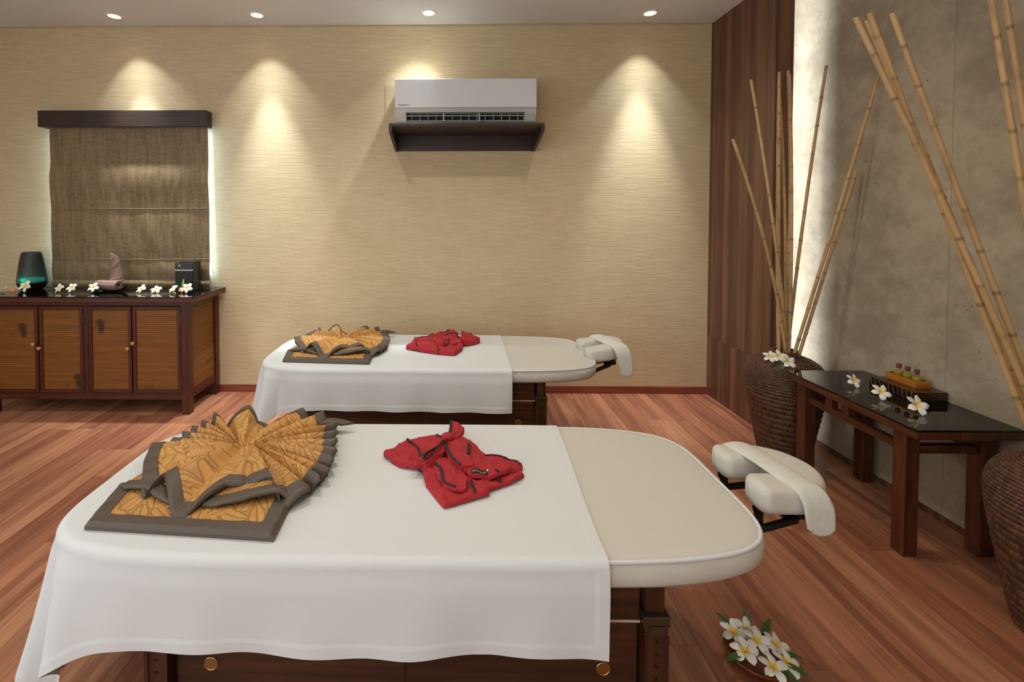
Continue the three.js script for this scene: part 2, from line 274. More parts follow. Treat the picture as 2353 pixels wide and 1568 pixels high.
function downlight(x, z, tx, tz, label, cd, angle, pen, col, group, spill = 0) {
  const t = thing('ceiling_spotlight', label, 'ceiling light', [x, HC, z], 0, group);
  part('trim_ring', lathe([[0.044, 0.006], [0.046, -0.004], [0.052, -0.007], [0.060, -0.004], [0.062, 0]], 36), M.white, t);
  part('reflector', lathe([[0.044, 0.004], [0.040, 0.03], [0.032, 0.052]], 32), M.silver, t);
  part('lens', lathe([[0.0005, 0.05], [0.02, 0.048], [0.033, 0.052]], 24), M.lens, t);
  part('housing', lathe([[0.034, 0.053], [0.047, 0.03], [0.047, 0.008]], 24), M.greyPlastic, t);
  const l = new THREE.SpotLight(col, cd, 0, angle, pen, 2); l.position.set(x, HC - 0.005, z); l.target.position.set(tx, 0, tz); l.shadow.radius = 1.4; scene.add(l, l.target);
  if (spill) for (const [c, an, pe] of [[MID_CD, 0.60, 1], [spill, 0.67, 0.14]]) { const w = new THREE.SpotLight(col, c, 0, an, pe, 2); w.position.copy(l.position); w.target = l.target; w.shadow.radius = 1.2; scene.add(w); }   // wider halo and stray light of the same lamp, cut off by its rim
}
for (const [x, z, tx, tz, label] of SPOTS) downlight(x, z, tx, tz, label, SPOT_CD, 0.37, 1.0, 0xeff6f6, 'wall washing ceiling spots', SPILL_CD);
DOWN.forEach(([x, z], k) => downlight(x, z, x, z, ['ceiling downlight over the near end of the cabinet', 'ceiling downlight above the gap between the beds, left of centre', 'ceiling downlight above the gap between the beds, right of centre', 'ceiling downlight above the open floor left of the near bed', 'ceiling downlight just in front of the camera, left one', 'ceiling downlight just in front of the camera, right one'][k], DOWN_CD * [2.4, 4.2, 3.2, 1, 1, 1][k], 1.2, 0.7, k % 3 < 2 ? 0xf8faf2 : 0xfff1da, 'downlights over the beds'));
// two flat ceiling panels behind the camera
for (const [x, lab] of [[-2.6, 'square ceiling light panel behind the camera, left one'], [-0.6, 'square ceiling light panel behind the camera, right one']]) {
  const t = thing('ceiling_panel_light', lab, 'ceiling light', [x, HC, 0.75], 0, 'panel lights behind the camera');
  part('frame', mergeGeometries([span(-0.62, 0.62, -0.02, 0, -0.62, -0.6), span(-0.62, 0.62, -0.02, 0, 0.6, 0.62), span(-0.62, -0.6, -0.02, 0, -0.6, 0.6), span(0.6, 0.62, -0.02, 0, -0.6, 0.6)]), M.white, t);
  part('diffuser', span(-0.6, 0.6, -0.012, -0.002, -0.6, 0.6), std({ color: 0xffffff, emissive: 0xfff4e6, emissiveIntensity: 1.5 }), t);
  const l = new THREE.RectAreaLight(0xfff4e2, PANEL_L, 1.18, 1.18); l.position.set(x, HC - 0.022, 0.75); l.lookAt(x, 0, 0.75); scene.add(l);
}
{
  const t = thing('uplight_trough', 'long wall mounted uplight trough behind the camera', 'wall light', [-0.9, 2.35, ZF - 0.12]);
  part('trough', mergeGeometries([span(-2.6, 2.6, 0, 0.012, -0.1, 0.1), span(-2.6, 2.6, 0.012, 0.09, -0.1, -0.088), span(-2.6, 2.6, 0.012, 0.09, 0.1, 0.119)]), M.white, t);
  part('diffuser', span(-2.58, 2.58, 0.05, 0.055, -0.085, 0.095), std({ color: 0xffffff, emissive: 0xffe8cc, emissiveIntensity: 3 }), t);
  const l = new THREE.RectAreaLight(0xffecd4, UP_L, 5.1, 0.17); l.position.set(-0.9, 2.415, ZF - 0.12); l.lookAt(-0.9, 5, ZF - 0.12); scene.add(l);
}
// vertical light bar hidden in the pocket of the walnut wall
{
  const t = thing('light_bar', 'tall white light bar hidden behind the walnut wall edge', 'light', [XW + 0.022, 0, -3.30]);
  part('housing', span(0, 0.012, 0.05, 3.06, -0.045, 0.045), M.white, t);
  part('diffuser', span(0.012, 0.016, 0.05, 3.06, -0.04, 0.04), std({ color: 0xffffff, emissive: 0xf4f8f4, emissiveIntensity: 3 }), t);
  const l = new THREE.RectAreaLight(0xe9f3fb, COVE_L, 0.08, 3.0); l.position.set(XW + 0.042, 1.55, -3.30); l.lookAt(3, 1.55, -3.30); scene.add(l);
}

// ---------------------------------------------------------------- massage tables, sheets
function outlineAt(cx, cz, a, b, n, N) {
  const raw = []; for (let i = 0; i < 2400; i++) { const t = i / 2400 * Math.PI * 2, c = Math.cos(t), s = Math.sin(t); raw.push([cx + a * Math.sign(c) * Math.pow(Math.abs(c), 2 / n), cz + b * Math.sign(s) * Math.pow(Math.abs(s), 2 / n)]); }
  const L = [0]; for (let i = 1; i <= raw.length; i++) { const p = raw[i - 1], q = raw[i % raw.length]; L.push(L[i - 1] + Math.hypot(q[0] - p[0], q[1] - p[1])); }
  const out = []; let k = 0; for (let i = 0; i < N; i++) { const d = i / N * L[raw.length]; while (L[k + 1] < d) k++; const f = (d - L[k]) / (L[k + 1] - L[k] || 1), p = raw[k], q = raw[(k + 1) % raw.length]; out.push([mix(p[0], q[0], f), mix(p[1], q[1], f)]); }
  return out.map((p, i) => { const a0 = out[(i + N - 1) % N], a1 = out[(i + 1) % N], tx = a1[0] - a0[0], tz = a1[1] - a0[1], l = Math.hypot(tx, tz); return { x: p[0], z: p[1], nx: tz / l, nz: -tx / l }; });
}
const TOP = 0.615, BOT = 0.535;
function massageTable(label, cx, cz, bx, cradle, wr) {               // cx, cz: mattress centre
  const t = thing('massage_table', label, 'massage table', [cx, 0, cz], 0, 'massage tables');
  const a = 1.03, b = 0.397, N = 260, ol = outlineAt(0, 0, a, b, 5.2, N);
  const prof = [[0, 0, BOT], [0.5, 0, BOT], [1, 0.05, BOT - 0.004], [1, 0.016, BOT + 0.004], [1, 0.004, BOT + 0.018], [1, 0, BOT + 0.04], [1, 0.002, TOP - 0.022], [1, 0.007, TOP - 0.010], [1, 0.016, TOP - 0.002], [1, 0.03, TOP + 0.001], [0.9, 0, TOP + 0.002], [0.6, 0, TOP + 0.003], [0.3, 0, TOP + 0.003], [0, 0, TOP + 0.003]];
  part('mattress', planarUV(grid(N, prof.length - 1, (u, v, i, j) => {
    const o = ol[i % N], p = prof[j]; let w = 0;
    if (p[0] === 1 && p[2] < TOP - 0.005) w = wr * (wn(o.x * 9 + p[2] * 50, p[2] * 40 + o.z * 9, 3) * 0.012);
    if (p[0] === 1 && p[2] >= TOP - 0.005) w = 0;
    return [(o.x - o.nx * p[1]) * p[0] + o.nx * w, p[2] + w * 0.3, (o.z - o.nz * p[1]) * p[0] + o.nz * w];
  }, true), 0.3), M.cover, t);
  part('seam', new THREE.TubeGeometry(new THREE.CatmullRomCurve3(ol.filter((_, i) => i % 2 === 0).map((o, i) => V3(o.x - o.nx * 0.010, TOP - 0.005 + 0.002 * wn(i * 0.35, 2, 5), o.z - o.nz * 0.010)), true), 260, 0.006, 8, true), M.linen, t);
  // timber base: bx = [left, right] outer faces, front face f
  const f = 0.365, l = bx[0] - cx, r = bx[1] - cx, mid = (l + r) / 2, yt = BOT - 0.006;
  const legW = 0.062;
  for (const sx of [0, 1]) for (const sz of [1, -1]) {
    const x0 = sx ? r - legW : l, x1 = x0 + legW, z1 = sz * f, z0 = sz * (f - 0.075), za = Math.min(z0, z1), zb = Math.max(z0, z1);
    const lg = sub('leg', t);
    part('outer_leg', span(x0, x1, 0, 0.43, za, zb, 0.003, 'y'), M.base, lg);
    part('inner_leg', span(x0 + 0.008, x1 - 0.004, 0.43, yt, za + 0.014, zb - 0.014, 0.002, 'y'), M.base, lg);
    part('leg_cap', mergeGeometries([span(x0 - 0.004, x1 + 0.004, 0.425, 0.452, za - 0.003, zb + 0.004, 0.003), span(x0 + 0.012, x1 - 0.012, 0.402, 0.43, sz > 0 ? zb - 0.002 : za - 0.004, sz > 0 ? zb + 0.004 : za + 0.002)]), M.pewter, lg);
    if (sz > 0) for (let k = 0; k < 9; k++) { const h = new THREE.CylinderGeometry(0.0045, 0.0045, 0.004, 12); h.rotateX(Math.PI / 2); h.translate((x0 + x1) / 2, 0.385 - k * 0.034, zb); part('peg_hole', h, M.black, lg); }
    if (sz > 0) part('groove_rail', mergeGeometries([span(x0, x0 + 0.010, 0, 0.40, zb, zb + 0.004), span(x1 - 0.010, x1, 0, 0.40, zb, zb + 0.004)]), M.base, lg);
  }
  for (const sz of [1, -1]) {
    const zf = sz * (f - 0.022), za = Math.min(zf, zf - sz * 0.02), zb = za + 0.02;
    part('upper_panel', span(l + legW + 0.006, r - legW - 0.006, 0.424, yt, za, zb, 0, 'x'), M.base, t);
    part('lower_panel', span(l + legW + 0.012, mid - 0.001, 0.10, 0.416, za, zb, 0, 'x'), M.base, t);
    part('lower_panel', span(mid + 0.001, r - legW - 0.012, 0.10, 0.416, za, zb, 0, 'x'), M.base, t);
    if (sz > 0) {
      part('edge_strip', span(l + legW + 0.02, r - legW - 0.004, 0.417, 0.423, zb - 0.006, zb + 0.001), M.ivoryStrip, t, 'thin pale strip along the base');
      for (const gx of [l + legW + 0.105, r - legW - 0.10]) { const gm = new THREE.TorusGeometry(0.017, 0.0028, 8, 32); gm.translate(gx, 0.288, zb); const gd = new THREE.CylinderGeometry(0.016, 0.016, 0.002, 24); gd.rotateX(Math.PI / 2); gd.translate(gx, 0.288, zb); part('grommet', mergeGeometries([gm, gd]), M.brass, t, 'round brass grommet'); }
    }
  }
  for (const sx of [0, 1]) { const x0 = sx ? r - 0.03 : l + 0.01; part('end_panel', span(x0, x0 + 0.02, 0.10, yt, -f + 0.075, f - 0.075, 0, 'z'), M.base, t); }
  // face cradle: U cushion opening towards the bed, on a black frame
  const c = sub('face_cradle', t); c.position.set(...cradle.pos); c.rotation.z = cradle.tilt;
  const R = 0.098, armL = 0.115, path = [];
  for (let k = 0; k <= 10; k++) path.push([-armL + armL * k / 10 * 1.0, 0, R]);
  for (let k = 1; k < 20; k++) { const q = k / 20 * Math.PI; path.push([Math.sin(q) * R * 1.05, 0, Math.cos(q) * R]); }
  for (let k = 10; k >= 0; k--) path.push([-armL + armL * k / 10, 0, -R]);
  const cv = curve(path), n1 = 120, n2 = 36;
  part('cushion', grid(n2, n1, (u, v) => {
    const vv = clamp(v, 0.0005, 0.9995), p = cv.getPoint(vv), tg = cv.getTangent(vv), side = V3(-tg.z, 0, tg.x), e = Math.min(v, 1 - v) / 0.07, cap = e < 1 ? Math.sqrt(Math.max(0.0, 1 - (1 - e) * (1 - e))) : 1;
    const q = u * Math.PI * 2, cs = Math.cos(q), sn = Math.sin(q), hw = 0.058 * Math.sign(cs) * Math.pow(Math.abs(cs), 0.55), hh = 0.046 * Math.sign(sn) * Math.pow(Math.abs(sn), 0.6);
    const wv = 1 + 0.05 * wn(v * 14, sn * 2.5 + cs * 1.5, 8);
    return [p.x + side.x * hw * cap * wv, 0.046 + hh * (0.25 + 0.75 * cap) * wv, p.z + side.z * hw * cap * wv, v * 3, u];
  }, true), M.cover, c);
  part('cushion_seam', new THREE.TubeGeometry(new THREE.CatmullRomCurve3(Array.from({ length: 61 }, (_, k) => { const v = 0.10 + 0.80 * k / 60, p = cv.getPoint(v), tg = cv.getTangent(v); return V3(p.x + tg.z * 0.050, 0.080, p.z - tg.x * 0.050); })), 120, 0.0035, 6), M.cover, c);
  part('plate', mergeGeometries([tube([[-0.10, -0.004, R], [0.02, -0.004, R], [R, -0.004, 0.02], [R, -0.004, -0.02], [0.02, -0.004, -R], [-0.10, -0.004, -R]], 0.012, 40, 8), span(0.02, 0.10, -0.022, -0.004, -0.06, 0.06, 0.004)]), M.blackMetal, c);
  part('arm', mergeGeometries([tube([[-0.30, -0.075, 0.115], [-0.12, -0.062, 0.115], [0.03, -0.036, 0.10]], 0.012, 20, 10), tube([[-0.30, -0.075, -0.115], [-0.12, -0.062, -0.115], [0.03, -0.036, -0.10]], 0.012, 20, 10), tube([[0.03, -0.036, 0.10], [0.03, -0.03, 0], [0.03, -0.036, -0.10]], 0.012, 12, 8)]), M.blackMetal, c);
  part('hinge', mergeGeometries([span(-0.095, -0.075, -0.07, 0.0, 0.085, 0.105, 0.003), span(-0.095, -0.075, -0.07, 0.0, -0.105, -0.085, 0.003), span(0.0, 0.075, -0.045, -0.012, 0.07, 0.09, 0.004)]), M.blackMetal, c);
  return t;
}
function bedSheet(label, cx, cz, xr0, xr1, sd, hemF, hemL) {         // xr0 / xr1: right edge at the far / near side
  const inset = 0.018, a = 1.03 - inset, b = 0.397 - inset, ol = outlineAt(0, 0, a, b, 5.2, 4000), y0 = TOP + 0.0075, r = 0.026;
  const X0 = -1.03 - hemL, Z0 = -0.397 - hemF, Z1 = 0.397 + hemF;
  const gauge = (x, z) => Math.pow(Math.pow(Math.abs(x / a), 5.2) + Math.pow(Math.abs(z / b), 5.2), 1 / 5.2);
  const put = (x, z, hem) => {
    if (gauge(x, z) <= 1) return [x, y0 + 0.0012 * wn(x * 7, z * 7, sd), z];
    let bd = 1e9, bi = 0; for (let i = 0; i < 4000; i += 20) { const o = ol[i], d = (o.x - x) ** 2 + (o.z - z) ** 2; if (d < bd) { bd = d; bi = i; } }
    let o = null, sp = 0; bd = 1e9;
    for (let k = -22; k <= 22; k++) { const i = (bi + k + 4000) % 4000, A = ol[i], B = ol[(i + 1) % 4000], ex = B.x - A.x, ez = B.z - A.z, f = clamp(((x - A.x) * ex + (z - A.z) * ez) / (ex * ex + ez * ez)), px = A.x + ex * f, pz = A.z + ez * f, d = (px - x) ** 2 + (pz - z) ** 2; if (d < bd) { bd = d; o = { x: px, z: pz, nx: mix(A.nx, B.nx, f), nz: mix(A.nz, B.nz, f) }; sp = (i + f) / 4000 * 5.3; } }
    const d = Math.sqrt(bd), q = Math.PI / 2 * r; let nx = x - o.x, nz = z - o.z; const ln = Math.hypot(nx, nz), w0 = sstep(0.002, 0.02, ln); nx = mix(o.nx, nx / (ln || 1), w0); nz = mix(o.nz, nz / (ln || 1), w0); const l2 = Math.hypot(nx, nz); nx /= l2; nz /= l2;
    if (d < q) { const an = d / r; return [o.x + nx * r * Math.sin(an), y0 - r * (1 - Math.cos(an)), o.z + nz * r * Math.sin(an)]; }
    const h = d - q, hf = clamp(h / 0.22, 0, 1.8); let phi = Math.atan2(nz, nx); if (phi < 0) phi += Math.PI * 2;
    const mir = phi > Math.PI ? 2 * Math.PI - phi : phi, deg = mir * 180 / Math.PI, cf = sstep(86, 104, deg), S = sp + 0.12 * phi;
    let off = r + 0.005 * sstep(0, 0.06, h) + 0.008 * hf + hf * 0.007 * Math.sin(S * 8.3 + sd) + hf * hf * 0.006 * Math.sin(S * 21 + 2 * sd) + hf * 0.014 * wn(S * 3.1, sd, 4) + cf * hf * (0.012 + 0.028 * Math.cos((deg - 113 - sd * 2) / 57.3 * 10));
    off = Math.max(off, r) + hem * 0.0016;
    return [o.x + nx * off, y0 - r - h * (1 - 0.02 * hf * cf), o.z + nz * off];
  };
  const lin = (a0, a1, n) => Array.from({ length: n }, (_, k) => a0 + (a1 - a0) * k / n);
  const rows = [...lin(Z0, Z0 + 0.034, 6), ...lin(Z0 + 0.034, -0.45, 26), ...lin(-0.45, -0.33, 44), ...lin(-0.33, 0.33, 60), ...lin(0.33, 0.45, 44), ...lin(0.45, Z1 - 0.034, 26), ...lin(Z1 - 0.034, Z1, 6), Z1], cols = [...lin(X0, -1.09, 50), ...lin(-1.09, -0.90, 70), ...lin(-0.90, 0.46, 130), ...lin(0.46, 0.5, 8), 0.5];
  const g = grid(cols.length - 1, rows.length - 1, (u, v, i, j) => {
    let z = rows[j]; const sh = mix(xr0, xr1, sstep(-0.397, 0.397, z)) - 0.5; let x = cols[i] + sh * sstep(-0.9, 0.46, cols[i]);
    const edge = Math.min(z - Z0, Z1 - z, cols[i] - X0, 0.5 - cols[i]) < 0.0335 ? 1 : 0;
    z += Math.sign(z) * 0.022 * wn(x * 3.0, sd * 3, 2) * clamp((Math.abs(z) - 0.397) / 0.2);
    const p = put(x, z, edge);
    return [p[0], p[1] + edge * 0.0006, p[2], x / 0.3, z / 0.3];
  });
  const m = solo('bed_sheet', g, M.linen, label, 'bed sheet', 'flat sheets on the massage tables');
  m.position.set(cx, 0, cz); return m;
}
const bedF = massageTable('near massage table with white padded top and dark wooden base', -0.12, -1.575, [-0.815, 0.572], { pos: [1.19, 0.572, -0.01], tilt: 0.0 }, 1);
const bedB = massageTable('far massage table standing by the papered wall', -0.13, -3.075, [-0.845, 0.56], { pos: [1.10, 0.595, 0.02], tilt: 0.16 }, 1.3);
bedSheet('white flat sheet draped over the near massage table', -0.12, -1.575, 0.565, 0.525, 1, 0.236, 0.44);
bedSheet('white flat sheet draped over the far massage table', -0.13, -3.075, 0.50, 0.485, 5, 0.236, 0.40);
const SY = TOP + 0.0085;                                             // cloth surface on the beds

// white towels over the face cradles
function cradleTowel(label, pos, tilt, drop, sh) {
  const t = thing('face_towel', label, 'towel', pos, 0, 'folded towels on the face cradles'); t.rotation.z = tilt;
  const cv = curve([[0.03, 0.045, -0.175], [0.03, 0.088, -0.15], [0.035, 0.100, -0.10], [0.055, 0.101, 0.0], [0.075 + sh, 0.101, 0.09], [0.09 + sh, 0.092, 0.145], [0.10 + sh, 0.055, 0.172], [0.105 + sh, 0.0, 0.178], [0.105 + sh, -drop, 0.18]]);
  const w = 0.088;
  part('cloth', sheetShell(16, 70, (u, v) => { const p = cv.getPoint(v), x = (u - 0.5) * w, k = sstep(0.93, 1, v), e = Math.sqrt(Math.max(0, 1 - (2 * u - 1) ** 2)); p.x += x * (1 - 0.12 * sstep(0.8, 1, v)); p.y += k * 0.03 * (1 - e) + -0.010 * (2 * u - 1) ** 2 * (1 - sstep(0.5, 0.8, v)); p.z += 0.002 * wn(u * 6, v * 20, 2); return p; }, 0.010), M.terryWhite, t);
  return t;
}
cradleTowel('folded white towel over the near face cradle', [1.022, 0.572, -1.585], 0, 0.035, -0.01);
cradleTowel('folded white towel over the far face cradle', [0.97, 0.595, -3.055], 0.16, 0.10, 0.0);

// ---------------------------------------------------------------- quilts folded into a fan
const RIM = [[.30, -.15, .05], [.29, -.12, .014], [.315, -.085, .05], [.30, -.05, .014], [.33, -.02, .05], [.315, .015, .014], [.345, .05, .05], [.33, .08, .014], [.35, .115, .05], [.333, .14, .014], [.35, .175, .046], [.322, .19, .010], [.335, .225, .044], [.307, .24, .008], [.315, .27, .04], [.256, .335, .012],
  [.185, .245, .06], [.12, .265, .038], [.06, .28, .056], [-.005, .385, .022], [-.045, .38, .022], [-.144, .25, .066], [-.178, .31, .014], [-.215, .25, .036], [-.285, .135, .046], [-.325, .035, .052], [-.285, .015, .016], [-.278, -.02, .05], [-.25, -.03, .014], [-.27, -.065, .05], [-.245, -.075, .014], [-.26, -.11, .05], [-.235, -.125, .014], [-.25, -.165, .052], [-.215, -.165, .016], [-.235, -.235, .056], [-.165, -.195, .02], [-.11, -.285, .064], [-.05, -.235, .02], [.005, -.215, .016], [.06, -.235, .036], [.125, -.27, .06], [.17, -.225, .02], [.22, -.24, .058], [.25, -.18, .014]];
function foldedQuilt(label, cx, cz, k, sq) {
  const t = thing('folded_quilt', label, 'quilt', [cx, SY, cz], 0, 'fan folded quilts');
  const per = 8, NR = RIM.length, N = NR * per, rim = [];
  for (let i = 0; i < NR; i++) { const A = RIM[i], B = RIM[(i + 1) % NR]; for (let j = 0; j < per; j++) { const f = j / per, e = B[2] > A[2] ? Math.sin(f * Math.PI / 2) : 1 - Math.cos(f * Math.PI / 2) * 1 === 0 ? 0 : 1 - Math.sin((1 - f) * Math.PI / 2); const h = B[2] > A[2] ? mix(A[2], B[2], Math.pow(Math.sin(f * Math.PI / 2), 0.8)) : mix(B[2], A[2], Math.pow(Math.sin((1 - f) * Math.PI / 2), 0.8)); rim.push([mix(A[0], B[0], f) * k, h, mix(A[1], B[1], f) * k * sq]); } }
  const at = (i, s) => {                                             // s: 0 centre .. 1 rim
    const R = rim[((i % N) + N) % N], L = Math.hypot(R[0], R[2]), ix = R[0] / L * 0.045, iz = R[2] / L * 0.010, x = s < 0 ? 0 : mix(ix, R[0], s), z = s < 0 ? 0 : mix(iz, R[2], s);
    const sc = Math.max(0, s), th2 = Math.atan2(R[2], R[0]), mean = 0.040 + 0.008 * Math.sin(Math.PI * sc), y = Math.max(0.006, mean + (R[1] - 0.036) * 1.15 * Math.pow(sc, 0.34) + 0.007 * wn(x * 24, z * 24, 6) * sc + 0.0055 * Math.sin(th2 * 21 + 3 * Math.sin(th2 * 2)) * Math.pow(Math.sin(Math.PI * Math.min(1, sc * 0.9 + 0.08)), 0.6)) - (s < 0 ? 0.02 : 0);
    return [x, y, z];
  };
  const sb = 0.865, th = 0.012;
  const shell = (s0, s1, ns, mat, name, lip) => {
    const rows = []; if (!lip) rows.push([-1, 0]); for (let j = 0; j <= ns; j++) rows.push([mix(s0, s1, j / ns), 0]);
    if (lip) rows.push([s1 + 0.015, -th * 0.35], [s1 + 0.015, -th * 0.75], [s1, -th]);
    for (let j = ns; j >= 0; j--) rows.push([mix(s0, s1, j / ns), -th]);
    const g = grid(N, rows.length - 1, (u, v, i, j) => { const r = rows[j], p = at(i, r[0]); return [p[0], Math.max(0.001, p[1] + r[1] + (name === 'border' ? 0.0025 * (r[1] === 0 ? 1 : -1) : 0)), p[2], (p[0] + p[1]) / 0.34, p[2] / 0.34]; }, true);
    return part(name, g, mat, t);
  };
  shell(0, sb, 26, M.brocade, 'pleated_fabric', false); shell(sb - 0.003, 1, 5, M.satin, 'border', true);
  // flat folded end of the quilt in front of the fan
  const FL = [-.273, .414], FR = [.275, .455], BR = [.268, .25], BL = [-.315, .22];
  const q4 = (u, v) => [mix(mix(BL[0], BR[0], u), mix(FL[0], FR[0], u), v) * k, mix(mix(BL[1], BR[1], u), mix(FL[1], FR[1], u), v) * k * sq];
  const slab = (u0, u1, v0, v1, lift, name, mat, nu, nv) => {
    const top = (u, v) => { const p = q4(mix(u0, u1, u), mix(v0, v1, v)), eu = mix(u0, u1, u), ev = mix(v0, v1, v), ed = Math.min(eu, 1 - eu, 1 - ev) / 0.03, rd = ed < 1 ? Math.sqrt(Math.max(0, 1 - (1 - ed) ** 2)) : 1; return [p[0], 0.004 + lift * (0.35 + 0.65 * rd) + 0.005 * wn(p[0] * 28, p[1] * 28, 9) * rd, p[1]]; };
    const g1 = grid(nu, nv, (u, v) => { const p = top(u, v); return [p[0], p[1], p[2], p[0] / 0.34, p[2] / 0.34]; });
    const g2 = grid(nu, nv, (u, v) => { const p = top(1 - u, v); return [p[0], 0.001, p[2], 0, 0]; });
    const rim2 = []; for (let i = 0; i <= nu; i++) rim2.push([i / nu, 1]); for (let i = nv; i >= 0; i--) rim2.push([1, i / nv]); for (let i = nu; i >= 0; i--) rim2.push([i / nu, 0]); for (let i = 0; i <= nv; i++) rim2.push([0, i / nv]);
    const g3 = grid(rim2.length - 1, 1, (u, v, i, j) => { const p = top(...rim2[i]); return [p[0], j ? 0.001 : p[1], p[2], 0, 0]; });
    return part(name, mergeGeometries([g1, g2, g3]), mat, t);
  };
  slab(0.085, 0.915, 0, 0.79, 0.016, 'end_fabric', M.brocade, 60, 24);
  slab(0, 1, 0.785, 1, 0.019, 'border', M.satin, 70, 10); slab(0, 0.09, 0, 0.79, 0.019, 'border', M.satin, 10, 30); slab(0.91, 1, 0, 0.79, 0.019, 'border', M.satin, 10, 30);
  // upper folds between the end and the fan: bent bands of the border with fabric behind
  const fold = (pts, back, nm) => {
    const c1 = curve(pts.map(p => [p[0] * k, p[1], p[2] * k * sq])), c2 = curve(back.map(p => [p[0] * k, p[1], p[2] * k * sq]));
    part('border', sheetShell(40, 6, (u, v) => { const a = c1.getPoint(u), b = c2.getPoint(u), q = v * 0.30; const p = a.clone().lerp(b, q); p.y += 0.006 * Math.sin(u * 26) * (1 - v) * 0.3; return p; }, 0.015), M.satin, t);
    part('fold_fabric', sheetShell(40, 10, (u, v) => { const a = c1.getPoint(u), b = c2.getPoint(u); return a.clone().lerp(b, 0.29 + v * 0.71); }, 0.011), M.brocade, t);
  };
  fold([[-.288, .022, .245], [-.262, .028, .262], [-.20, .036, .272], [-.13, .032, .315], [-.075, .026, .335]], [[-.262, .022, .13], [-.235, .034, .13], [-.17, .045, .14], [-.10, .045, .17], [-.05, .03, .20]]);
  fold([[.02, .026, .345], [.07, .030, .345], [.15, .040, .325], [.22, .046, .305], [.268, .026, .305]], [[.03, .03, .21], [.07, .04, .20], [.14, .05, .19], [.20, .045, .18], [.24, .03, .17]]);
  // the far corner sticking out behind
  part('border', sheetShell(14, 10, (u, v) => V3(mix(0.20, mix(0.36, 0.31, v), u) * k, 0.03 + 0.012 * Math.sin(u * 3), mix(mix(-0.235, -0.20, u), mix(-0.17, -0.18, u), v) * k * sq), 0.012), M.satin, t);
  return t;
}
foldedQuilt('golden brown brocade quilt folded into a fan on the near bed', -0.75, -1.69, 1, 1);
foldedQuilt('golden brown brocade quilt folded into a fan on the far bed', -0.745, -3.20, 0.97, 1.02);

